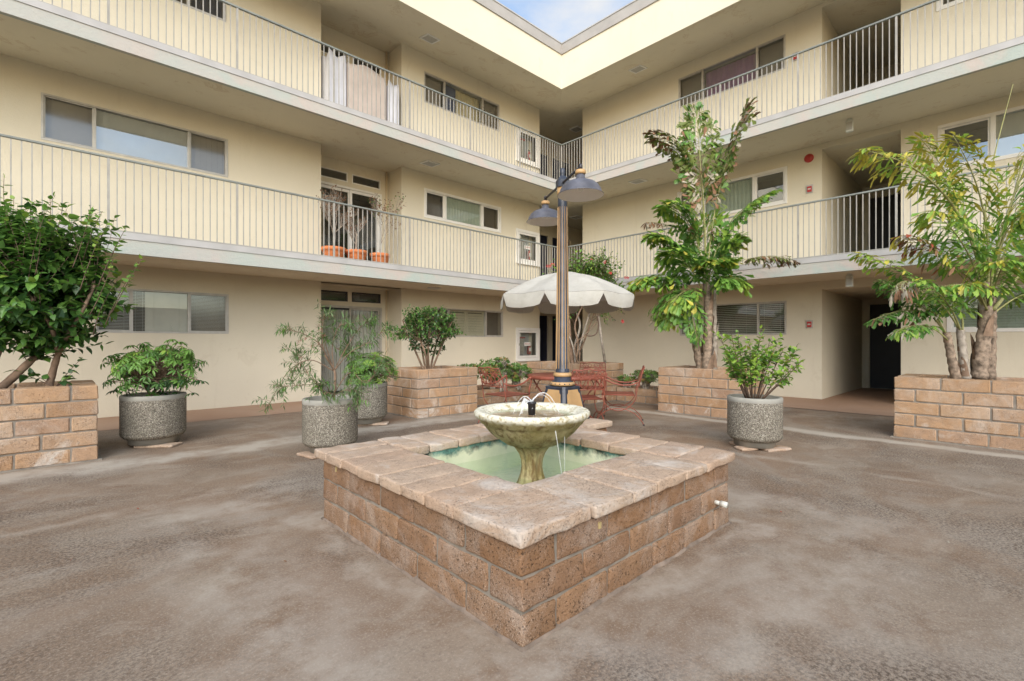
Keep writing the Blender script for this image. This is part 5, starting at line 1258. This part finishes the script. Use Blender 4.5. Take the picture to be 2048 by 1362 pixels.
# wispy shrub beside the fountain
c = Vector((PB_.x, PB_.y, .53)); T = thing('wispy_shrub', 'open wispy shrub with narrow grey-green leaves and red bits, drooping left beside the fountain', 'potted plant', c)
br, fo = MB(), Fol()
st = MB(); st.tube([q - c for q in catmull([at(668, 800, 5.2), at(670, 765, 5.2), at(668, 740, 5.2), at(650, 710, 5.2)])], [.012] * 19, 7); st.build('stem', MT['bark'], T, world=False)
B0, B1 = at(668, 742, 5.2), at(662, 795, 5.2)
main = [([B0, at(648, 700, 5.15), at(645, 660, 5.2), at(650, 622, 5.2)], 1), ([B0, at(620, 720, 5.1), at(575, 745, 5.05), at(535, 815, 5.0)], 1), ([B1, at(625, 760, 5.1), at(600, 720, 5.1), at(570, 690, 5.1)], 1), ([B0, at(690, 700, 5.25), at(720, 655, 5.3), at(735, 645, 5.3)], 0),
        ([B0, at(700, 705, 5.1), at(745, 680, 5.1), at(773, 655, 5.1)], 0), ([B1, at(700, 745, 5.1), at(735, 765, 5.0), at(775, 700, 5.1)], 0), ([B0, at(640, 690, 5.0), at(600, 665, 5.0), at(560, 660, 5.0)], 1), ([B1, at(650, 770, 5.0), at(610, 770, 5.0), at(545, 775, 4.95)], 0),
        ([B1, at(690, 780, 4.95), at(712, 790, 4.9), at(715, 815, 4.85)], 0), ([B0, at(665, 690, 5.2), at(680, 650, 5.2), at(700, 655, 5.2)], 0), ([B1, at(640, 780, 5.), at(635, 770, 4.95), at(650, 790, 4.9)], 0), ([B0, at(650, 680, 5.3), at(680, 700, 5.3), at(725, 695, 5.35)], 0)]
pl = {'sage': 6, 'mid': 2, 'fresh': 2}
for cps, red in main:
    p = catmull(cps, 6); br.tube(p, [.006 - .0045 * i / len(p) for i in range(len(p))], 5, 0)
    for q in range(11):
        f = rnd.uniform(.25, 1); i = min(len(p) - 2, int(f * (len(p) - 1))); d = (p[i + 1] - p[i]).normalized(); nd = (d * .7 + rv(.9) + Vector((0, 0, .15))).normalized(); L = rnd.uniform(.10, .22)
        e_ = p[i] + nd * L; tw = bez(p[i], p[i] + nd * L * .5 + Vector((0, 0, .03)), e_ - Vector((0, 0, .05 * rnd.random())), n=5)
        isr = red and rnd.random() < .28
        twig(br, fo, tw, .0022, .001, 16, .15, ['lance', 'lance2'], {'redl': 5, 'sage': 1} if isr else pl, .045 if isr else .082, None, .1, .25, spread=.75)
    twig(br, fo, p, .004, .0015, 24, .3, ['lance', 'lance2'], pl, .085, None, .1, .3, spread=.7)
finish(T, br, fo, 90)

# round glossy shrub in the white-stained planter
c = at(858, 740, 8.15); c.z = .72; T = thing('round_shrub', 'round dark glossy shrub with several thin trunks in the white-stained planter', 'shrub', c)
br, fo = MB(), Fol(); tr = [catmull([at(a, 742, 8.15), at(b, 705, z), at(d, 670, z), at(e, 640, z)]) for a, b, d, e, z in ((848, 832, 815, 805, 8.15), (852, 845, 842, 838, 8.3), (858, 856, 858, 862, 8.0), (863, 878, 893, 905, 8.15), (856, 850, 838, 850, 7.9), (860, 868, 878, 885, 8.4))]
for p in tr:
    tb = MB(); tb.tube([q - c for q in p], [.02 * (1 - .6 * i / len(p)) for i in range(len(p))], 7); tb.build('trunk', MT['bark'], T, world=False)
bush(br, fo, tr, at(858, 655, 8.15), (.62, .56, .34), 230, 12, ['oval', 'oval2', 'heart'], {'deep': 5, 'mid': 4}, .062, {'mid': 5, 'fresh': 2}, .35, .004, .45, .3, bottom=-.5, seed=4)
bush(br, fo, tr, at(855, 685, 8.15), (.34, .32, .26), 50, 10, ['oval', 'oval2', 'heart'], {'deep': 6, 'mid': 1}, .062, None, .3, .004, .4, .3, seed=5)
finish(T, br, fo, 0)

# twiggy light green shrub right of the fountain
c = Vector((PD_.x, PD_.y, .52)); T = thing('twiggy_shrub', 'twiggy light green shrub with bare dark stems in the pot right of the fountain', 'potted plant', c)
br, fo = MB(), Fol()
for px, py, z in ((1440, 672, 5.4), (1463, 668, 5.3), (1475, 660, 5.5), (1500, 680, 5.35), (1523, 652, 5.45), (1540, 680, 5.6), (1552, 690, 5.3), (1566, 700, 5.5), (1597, 686, 5.4), (1604, 722, 5.4), (1585, 735, 5.3), (1450, 712, 5.3), (1465, 730, 5.5), (1490, 700, 5.65), (1515, 705, 5.2), (1455, 690, 5.6), (1535, 715, 5.55), (1480, 740, 5.25), (1500, 750, 5.2)):
    e_ = at(px, py, z); b = at(1508 + (px - 1515) * .22, 797, 5.45 + (z - 5.45) * .3); m_ = b.lerp(e_, .5) + Vector((0, 0, -.02)) + rv(.025); p = bez(b, m_, e_, n=9); br.tube(p, [.008 - .0055 * i / 9 for i in range(10)], 6)
    twig(br, fo, p, .006, .002, 8, .5, ['heart', 'heart2', 'oval'], {'fresh': 4, 'lime': 4, 'mid': 2}, .076, {'lime': 5, 'fresh': 2}, .5, .05)
    for q in range(7):
        i = rnd.randint(3, 8); nd = ((p[i + 1] - p[i]).normalized() + rv(.9) + Vector((0, 0, .2))).normalized(); L = rnd.uniform(.08, .17); s_ = p[i]
        twig(br, fo, bez(s_, s_ + nd * L * .5, s_ + nd * L + Vector((0, 0, .02)), n=4), .003, .0012, 7, .3, ['heart', 'heart2', 'oval'], {'fresh': 4, 'lime': 4, 'mid': 2, 'yellow': .4}, .070, {'lime': 4, 'fresh': 2}, .5, .05)
finish(T, br, fo, 200, 'twig')

# jade plants
def jade(lab, clumps, base_z, mat='barkgrey'):
    c = at(*clumps[0][:2], clumps[0][2]); c.z = base_z; T = thing('jade_plant', lab, 'jade plant', c); br, fo = MB(), Fol()
    for px, py, z, rx, rz, n in clumps:
        cc = at(px, py, z); b0 = Vector((cc.x, cc.y, base_z))
        for s in range(4):
            q = b0 + rv(.08); q.z = base_z - .03; br.tube(catmull([q, q.lerp(cc, .5) + rv(.05), cc + rv(.1)]), [.026 - .0012 * i for i in range(13)], 7)
        for k in range(n):
            u = rv(1); u.normalize(); u.z = abs(u.z) if rnd.random() < .72 else -abs(u.z) * .6
            kk = (1 + .3 * noise.noise(u * 2.2 + cc)) * (.6 + .4 * rnd.random() ** .5); tg = cc + Vector((u.x * rx, u.y * rx, u.z * rz)) * kk
            if k % 3 == 0: br.tube(bez(cc + rv(.08) - Vector((0, 0, rz * .6)), cc.lerp(tg, .6), tg, n=4), [.010, .008, .006, .005, .004], 5)
            o_ = (tg - cc + Vector((0, 0, .12))).normalized(); d = o_.orthogonal() + rv(.4); nrm = o_ + Vector((0, 0, .2)); d = d - nrm * d.dot(nrm) / nrm.length_squared
            fo.add('jade', wpick({'jade': 6, 'mid': 2, 'jadered': 1.6, 'fresh': 1.5}), tg, d, nrm, rnd.uniform(.038, .06))
    finish(T, br, fo, 0, mat)
jade('jade plant cluster with reddish leaf tips behind the lone armchair', [(985, 746, 9.4, .36, .24, 330), (938, 742, 9.3, .26, .12, 130), (1003, 728, 9.3, .16, .12, 70)], .26)
jade('jade plant with thick grey stems left of the hose cabinet sill', [(1032, 748, 9.6, .30, .21, 260)], .26)
jade('small jade plant in the low planter left of the green palm', [(1292, 756, 9.5, .26, .16, 190), (1255, 762, 9.7, .18, .10, 80)], .26)

# red-flowered vine tree in the corner
c = at(1150, 728, 10.1); c.z = .72; T = thing('vine_tree', 'sprawling red-flowered vine tree with tangled trunks behind the umbrella', 'tree', c); br, fo = MB(), Fol()
tr = [catmull([at(a, 732, z), at(b, 690, z), at(d, 650, z), at(e, 610, z), at(g, 570, z)]) for a, b, d, e, g, z in ((1146, 1140, 1138, 1135, 1130, 10.1), (1140, 1150, 1160, 1150, 1165, 10.2), (1150, 1156, 1150, 1165, 1180, 10.0), (1148, 1160, 1172, 1185, 1200, 10.15), (1143, 1165, 1180, 1195, 1230, 10.3), (1152, 1145, 1128, 1110, 1105, 10.0))]
tr.append(catmull([at(1160, 705, 10.0), at(1157, 728, 9.95), at(1150, 690, 9.9), at(1172, 668, 9.9), at(1195, 640, 9.9), at(1188, 625, 9.9)]))
for i_, p in enumerate(tr):
    tb = MB(); r0 = (.05, .03, .022, .022, .02, .02, .014)[i_]; tb.tube([q - c for q in p], [r0 * (1 - .5 * i / len(p)) for i in range(len(p))], 8); tb.build('trunk', MT['bark' if i_ % 2 == 0 else 'barkgrey'], T, world=False)
lp = catmull([at(1172, 668, 9.9), at(1178, 672, 9.85), at(1192, 668, 9.85), at(1197, 650, 9.85), at(1195, 630, 9.85)]); tb = MB(); tb.tube([q - c for q in lp], .013, 7); tb.build('looping_stem', MT['twig'], T, world=False)
pv = {'mid': 4, 'fresh': 3, 'deep': 2, 'olive': 2, 'lime': .8}
bush(br, fo, tr, at(1182, 570, 10.1), (.92, .6, .70), 420, 13, ['oval', 'oval2', 'heart'], pv, .078, {'fresh': 3, 'mid': 2, 'lime': 1.2}, .4, .005, .35, .25, bottom=-.5, seed=7)
for px, py in ((1228, 640), (1250, 628), (1215, 650), (1240, 615), (1110, 640), (1120, 655), (1105, 600), (1095, 540), (1252, 590), (1262, 605), (1205, 520), (1160, 508), (1180, 512), (1215, 640), (1235, 560)):
    e_ = at(px, py, 10.0); b = at(1180, 600, 10.1); twig(br, fo, bez(b, b.lerp(e_, .5) + Vector((0, 0, .1)), e_, n=8), .004, .0015, 20, .35, ['oval', 'oval2', 'heart'], pv, .065, None, .1, .3)
for px, py in ((1213, 523), (1222, 546), (1255, 578), (1245, 644), (1181, 518), (1096, 530), (1255, 555), (1107, 528)):
    for _ in range(2): fo.add('flower', 'flower', at(px, py, 9.75) + rv(.03), rv(1), camv(0, -1) + rv(.4), .04)
finish(T, br, fo, 0, 'twig')
t = thing('support_stake', 'grey wooden stake leaning against the vine tree', 'stake', at(1211, 726, 9.9)); m = MB(); m.tube([(0, 0, -.05), at(1196, 632, 9.95) - t.location], .028, 10); m.build('pole', MT['barkgrey'], t, world=False)

# palms ------------------------------------------------------------------
def frond(br, fo, b, c_, e_, sl, npn, nlf, shapes, pal, ls, r=.012, hang=.35, f0=.22, mi=0, tippal=None, ragged=0.):
    p = bez(b, c_, e_, n=18); br.tube(p, [r * (1 - .8 * i / 18) for i in range(19)], 6, mi)
    for k in range(npn):
        f = f0 + (1 - f0) * (k + .5) / npn; x = f * 18; i = min(17, int(x)); q = p[i].lerp(p[i + 1], x - i); d = (p[i + 1] - p[i]).normalized()
        sd = d.cross(Vector((0, 0, 1))); sd = (sd if sd.length > .2 else camv(1, .2)).normalized(); nrm0 = sd.cross(d)
        L = sl * (math.sin(math.pi * (.18 + .80 * (f - f0) / (1 - f0))) ** .7) * rnd.uniform(.8, 1.15)
        for s in (-1, 1):
            if rnd.random() < ragged: continue
            pd = (sd * s * rnd.uniform(.8, 1.1) + d * rnd.uniform(.45, .8) + nrm0 * rnd.uniform(-.1, .35) + rv(.15)).normalized(); e2 = q + pd * L - Vector((0, 0, hang * L * rnd.uniform(.4, 1.)))
            pp = bez(q, q + pd * L * .55, e2, n=5); br.tube(pp, [.0035, .003, .0026, .002, .0016, .001], 4, mi)
            for j in range(nlf):
                g = (j + .6) / nlf; y = g * 5; ii = min(4, int(y)); w_ = pp[ii].lerp(pp[ii + 1], y - ii); dd = (pp[ii + 1] - pp[ii]).normalized(); s2 = dd.cross(nrm0 + rv(.1)).normalized() * (1 if j % 2 else -1)
                ld = dd * (.75 if g < .9 else 1.4) + s2 * .75 - Vector((0, 0, hang * rnd.uniform(.2, 1.1))) + rv(.16)
                P2 = tippal if (tippal and (f > .72 or g > .85)) else pal
                fo.add(rnd.choice(shapes), wpick(P2), w_, ld, nrm0 * .8 + Vector((0, 0, .5)) + rv(.45), ls * rnd.uniform(.7, 1.15))
def palmtrunk(T, pts, radii, mat='palmtrunk', sheaths=5):
    p = catmull(pts, 7); n = len(p); R0 = [radii[0] + (radii[-1] - radii[0]) * (i / (n - 1)) for i in range(n)]
    m = MB(); m.tube([q - T.location for q in p], [r * (1 + .10 * math.sin(i * 2.2) + .05 * rnd.uniform(-1, 1)) for i, r in enumerate(R0)], 12); m.build('trunk', MT[mat], T, world=False)
    for k in range(sheaths):                           # torn leaf bases clasping the trunk
        i = int((k + .3) / sheaths * (n - 3)); q = p[i]; r = R0[i] * 1.12; a = rnd.uniform(0, 6.28); L = rnd.uniform(.12, .26); hgt = 6; vs = []
        for h in range(hgt + 1):
            f = h / hgt; wd = (1 - f) ** .6 * 1.0 + .06; lean = r * (1 + .22 * f * f)
            for j in range(5):
                b = a + (j / 4 - .5) * wd * 2.2; vs.append(Vector((math.cos(b) * lean, math.sin(b) * lean, f * L)) + q - T.location + (p[min(n - 1, i + 2)] - q) * f * .6)
        s_ = MB(); s_.add(vs, [(h * 5 + j, h * 5 + j + 1, (h + 1) * 5 + j + 1, (h + 1) * 5 + j) for h in range(hgt) for j in range(4)], 0, True); s_.build('leaf_sheath', MT['sheath' if k % 2 else 'bark'], T, world=False)
c = at(1412, 735, 8.1); c.z = .72
T = thing('fishtail_palm', 'dense dark green fishtail palm with three trunks in the middle right planter', 'palm', c); br, fo = MB(), Fol(); Z = 8.1
palmtrunk(T, [at(1402, 742, Z), at(1392, 690, Z), at(1383, 640, Z), at(1385, 590, Z)], (.072, .045), sheaths=5)
palmtrunk(T, [at(1414, 742, 8.0), at(1415, 690, 8.0), at(1417, 620, 8.0), at(1412, 540, 8.05)], (.088, .055), sheaths=8)
palmtrunk(T, [at(1426, 742, 8.2), at(1428, 690, 8.2), at(1427, 620, 8.2), at(1428, 560, 8.2)], (.065, .04), 'barkgrey', sheaths=3)
gd = {'mid': 5, 'deep': 1, 'fresh': 7, 'lime': 1}; gt = {'fresh': 5, 'mid': 1, 'lime': 6, 'yellow': .6}; go = {'olive': 7, 'mid': 2, 'fresh': 1.5, 'brown': .5, 'pale': .15}
FD = 1.
F = ['fish', 'fish2', 'fish']; _fr = frond
def frond(br, fo, b, c_, e_, sl, npn, nlf, shapes, pal, ls, **k): _fr(br, fo, b, c_, e_, sl, int(npn * 1.35 * FD), nlf + (1 if FD > .9 else 0), shapes, pal, ls * (1.12 if FD > .9 else 1.05) , **k)
def fr(b, cc, e, zb, ze, *a, **k): frond(br, fo, at(*b, zb), at(*cc, (zb + ze) / 2), at(*e, ze), *a, **k)
fr((1412, 545), (1408, 400), (1392, 222), 8.05, 8.1, .42, 15, 7, F, go, .16, r=.016, f0=.45, hang=.15)
fr((1414, 560), (1425, 360), (1495, 215), 8.05, 8.0, .40, 14, 7, F, go, .16, r=.016, f0=.50, hang=.35, tippal={'olive': 4, 'brown': 2, 'pale': 2})
fr((1410, 480), (1400, 300), (1305, 268), 8.1, 8.1, .30, 12, 6, F, {'olive': 6, 'brown': 1, 'mid': 2}, .13, r=.01, f0=.5, hang=.35, tippal={'olive': 3, 'brown': 2, 'pale': 1})
fr((1412, 520), (1410, 400), (1400, 340), 8.0, 7.9, .34, 12, 6, F, {'olive': 4, 'pale': 3, 'brown': 2}, .13, r=.01, f0=.2, hang=.6, ragged=.15)
fr((1410, 560), (1395, 430), (1330, 350 + 60), 8.05, 8.0, .44, 13, 7, F, gd, .16, f0=.3, tippal=gt)
fr((1412, 570), (1440, 430), (1542, 385), 8.05, 7.9, .30, 14, 6, F, gd, .14, f0=.35, tippal=gt, hang=.4)
fr((1405, 580), (1360, 470), (1305, 470), 8.1, 8.2, .40, 13, 7, F, gd, .16, f0=.25, tippal=gt)
fr((1408, 590), (1380, 520), (1340, 500), 8.0, 7.5, .42, 12, 7, F, gd, .16, f0=.2, tippal=gt)
fr((1400, 600), (1340, 530), (1268, 565), 8.1, 8.0, .36, 14, 7, F, gd, .15, f0=.25, tippal={'lime': 3, 'fresh': 3, 'yellow': 1.2}, hang=.5)
fr((1395, 610), (1350, 560), (1330, 640), 8.1, 7.8, .36, 12, 7, F, gd, .15, f0=.25, tippal=gt, hang=.6)
fr((1398, 600), (1370, 560), (1345, 610), 8.0, 7.6, .34, 11, 7, F, gd, .15, f0=.25, tippal={'lime': 3, 'fresh': 3, 'yellow': 1}, hang=.5)
fr((1418, 560), (1440, 500), (1475, 480), 8.0, 7.8, .36, 12, 7, F, gd, .15, f0=.25, tippal=gt)
fr((1416, 590), (1445, 540), (1470, 560), 8.0, 7.6, .36, 12, 7, F, gd, .15, f0=.2, tippal=gt, hang=.5)
fr((1412, 560), (1400, 500), (1425, 430), 8.1, 8.3, .42, 12, 7, F, gd, .16, f0=.2, tippal=gt)
fr((1410, 590), (1420, 520), (1440, 520), 7.95, 7.4, .34, 10, 7, F, gd, .15, f0=.2, tippal={'lime': 4, 'yellow': 2, 'fresh': 2})
fr((1400, 610), (1370, 590), (1395, 680), 8.0, 7.7, .22, 7, 6, F, gd, .12, f0=.3, hang=.7)
fr((1428, 560), (1480, 495), (1588, 522), 8.2, 8.2, .20, 10, 5, ['blade', 'fish'], {'olive': 4, 'pale': 3, 'brown': 2}, .11, r=.008, f0=.5, hang=.5)
fr((1400, 500), (1350, 440), (1290, 445), 8.2, 8.3, .10, 6, 3, ['blade2'], {'pale': 3, 'brown': 3}, .10, r=.006, f0=.6, hang=.5, ragged=.3)
o_ = MB(); 
finish(T, br, fo, 300, 'barkgreen')

c = at(1960, 752, 5.85); c.z = .74
FD = .8
T = thing('yellow_palm', 'tall yellow-green fishtail palm with arching fronds in the right edge planter', 'palm', c); br, fo = MB(), Fol(); Z = 5.85
palmtrunk(T, [at(1958, 758, Z), at(1966, 690, Z), at(1972, 630, Z), at(1974, 565, Z)], (.085, .048), sheaths=9)
palmtrunk(T, [at(1980, 758, 5.9), at(1982, 690, 5.9), at(1984, 640, 5.9), at(1986, 590, 5.9)], (.055, .038), sheaths=4)
palmtrunk(T, [at(1932, 758, 5.8), at(1927, 720, 5.8), at(1923, 680, 5.8), at(1922, 660, 5.8)], (.05, .034), 'barkgrey', sheaths=4)
palmtrunk(T, [at(1912, 758, 5.75), at(1904, 720, 5.75), at(1897, 685, 5.75), at(1893, 665, 5.75)], (.05, .036), sheaths=3)
S = ['blade', 'blade2', 'blade', 'fish2']; yg = {'lime': 6, 'fresh': 3, 'yellow': 4}; yy = {'yellow': 7, 'lime': 4}; gg = {'fresh': 5, 'mid': 2, 'lime': 4}; dd_ = {'brown': 3, 'pale': 2, 'yellow': 2, 'redl': 1}
fr((1970, 580), (1925, 330), (1722, 300), 5.85, 5.6, .30, 16, 6, S, yg, .15, r=.021, f0=.42, tippal=yy, hang=.45)
fr((1968, 600), (1950, 400), (1840, 275), 5.9, 6.1, .26, 13, 6, S, yg, .145, r=.015, f0=.5, tippal=yy, hang=.35)
fr((1975, 580), (1990, 400), (1905, 270), 5.85, 5.5, .26, 13, 6, S, yg, .145, r=.015, f0=.45, tippal=yy, hang=.4)
fr((1978, 590), (2000, 420), (2085, 270), 5.9, 5.9, .34, 15, 6, S, yg, .16, r=.019, f0=.35, tippal=yy, hang=.3)
fr((1980, 600), (2030, 400), (2130, 360), 5.9, 5.7, .34, 14, 6, S, yg, .155, r=.015, f0=.3, tippal=yg, hang=.4)
fr((1978, 610), (1990, 450), (2060, 420), 5.8, 5.3, .34, 13, 6, S, gg, .15, f0=.25, tippal=yg, hang=.45)
fr((1984, 600), (2040, 520), (2120, 480), 5.9, 5.9, .30, 13, 6, S, gg, .15, f0=.3, tippal=yg, hang=.4)
fr((1972, 610), (1940, 470), (1860, 420), 5.8, 5.4, .34, 14, 6, S, gg, .15, f0=.3, tippal=yg, hang=.45)
fr((1970, 620), (1920, 520), (1800, 470), 5.85, 5.7, .24, 13, 6, S, {'fresh': 3, 'lime': 3, 'yellow': 1}, .13, f0=.4, tippal=dd_, hang=.5)
fr((1970, 600), (1960, 480), (1900, 400), 5.9, 6.3, .30, 12, 6, S, gg, .15, f0=.3, tippal=yg)
fr((1976, 610), (2000, 540), (2010, 520), 5.8, 5.3, .32, 12, 6, S, gg, .14, f0=.15, tippal=yg, hang=.5)
fr((1974, 620), (1950, 560), (1920, 570), 5.8, 5.4, .30, 11, 6, S, gg, .13, f0=.2, tippal=yg, hang=.5)
fr((1984, 630), (2050, 570), (2100, 590), 5.9, 5.8, .26, 11, 6, S, gg, .13, f0=.3, hang=.5)
fr((1922, 665), (1870, 560), (1715, 505), 5.8, 5.7, .19, 15, 6, ['fish', 'fish2', 'blade'], {'mid': 3, 'fresh': 4}, .11, r=.012, f0=.35, tippal={'lime': 4, 'yellow': 2}, hang=.4)
fr((1893, 670), (1850, 600), (1760, 560), 5.75, 5.6, .20, 12, 6, ['fish', 'fish2', 'blade'], {'mid': 4, 'deep': 2, 'fresh': 2}, .11, f0=.3, hang=.5)
fr((1893, 670), (1860, 590), (1745, 640), 5.75, 5.7, .18, 14, 6, ['fish', 'blade'], {'mid': 4, 'deep': 3, 'fresh': 2}, .11, r=.01, f0=.3, hang=.6, tippal={'mid': 3, 'brown': 1, 'pale': 1})
fr((1895, 680), (1850, 630), (1790, 665), 5.7, 5.5, .16, 10, 6, ['blade', 'fish2'], {'mid': 4, 'fresh': 3}, .11, r=.009, f0=.35, hang=.6, tippal={'mid': 2, 'lime': 2, 'pale': .6})
fr((1922, 665), (1900, 590), (1840, 560), 5.8, 5.3, .20, 11, 6, ['blade', 'fish2'], gg, .12, f0=.3, hang=.5)
fr((1925, 660), (1930, 600), (1880, 590), 5.8, 6.2, .20, 11, 6, ['blade', 'fish2'], gg, .12, f0=.3, hang=.5)
fr((1890, 665), (1820, 520), (1800, 580), 5.7, 5.4, .14, 7, 5, ['blade2'], {'pale': 5, 'brown': 2}, .11, r=.008, f0=.6, hang=1.2)
sp_ = MB(); sp_.tube([q - c for q in catmull([at(1976, 600, 5.9), at(1968, 470, 5.9), at(1985, 330, 5.9), at(2026, 168, 5.9)])], [.016 - .0007 * i for i in range(19)], 7); sp_.build('spear_leaf', MT['barkgreen'], T, world=False)
sp_ = MB(); sp_.tube([q - c for q in catmull([at(1980, 600, 5.9), at(2010, 460, 5.9), at(2060, 270, 5.9)])], [.016 - .0007 * i for i in range(13)], 7); sp_.build('spear_leaf', MT['barkgreen'], T, world=False)
for a_, b_, d_ in (((1986, 620), (2010, 590), (2048, 535)), ((1968, 600), (1945, 560), (1925, 545))):
    sp_ = MB(); sp_.tube([q - c for q in catmull([at(*a_, 5.8), at(*b_, 5.8), at(*d_, 5.75)])], [.026 - .0012 * i for i in range(13)], 7); sp_.build('leaf_stalk', MT['barkgreen'], T, world=False)
finish(T, br, fo, 300, 'barkgreen')

# fallen leaves
fo = Fol(); T = thing('fallen_leaves', 'a few dry leaves scattered on the brown concrete', 'leaves', (0, 4, .004))
for px, py in ((64, 987), (274, 1019), (226, 983), (351, 1089), (145, 1121), (448, 878), (410, 876), (466, 896), (1560, 1025), (1228, 845), (600, 850), (1895, 1085), (1700, 1120), (567, 1125)):
    z = CAMH * FPX / (py - 682); g = camv((px - 1024) / FPX * z, z); fo.add('oval2', wpick({'redl': 1, 'brown': 5, 'pale': 1}), (g.x, g.y, .012), rv(1) * Vector((1, 1, .05)), Vector((0, 0, 1)) + rv(.3), rnd.uniform(.014, .03))
fo.build(T, 16, name='leaf')
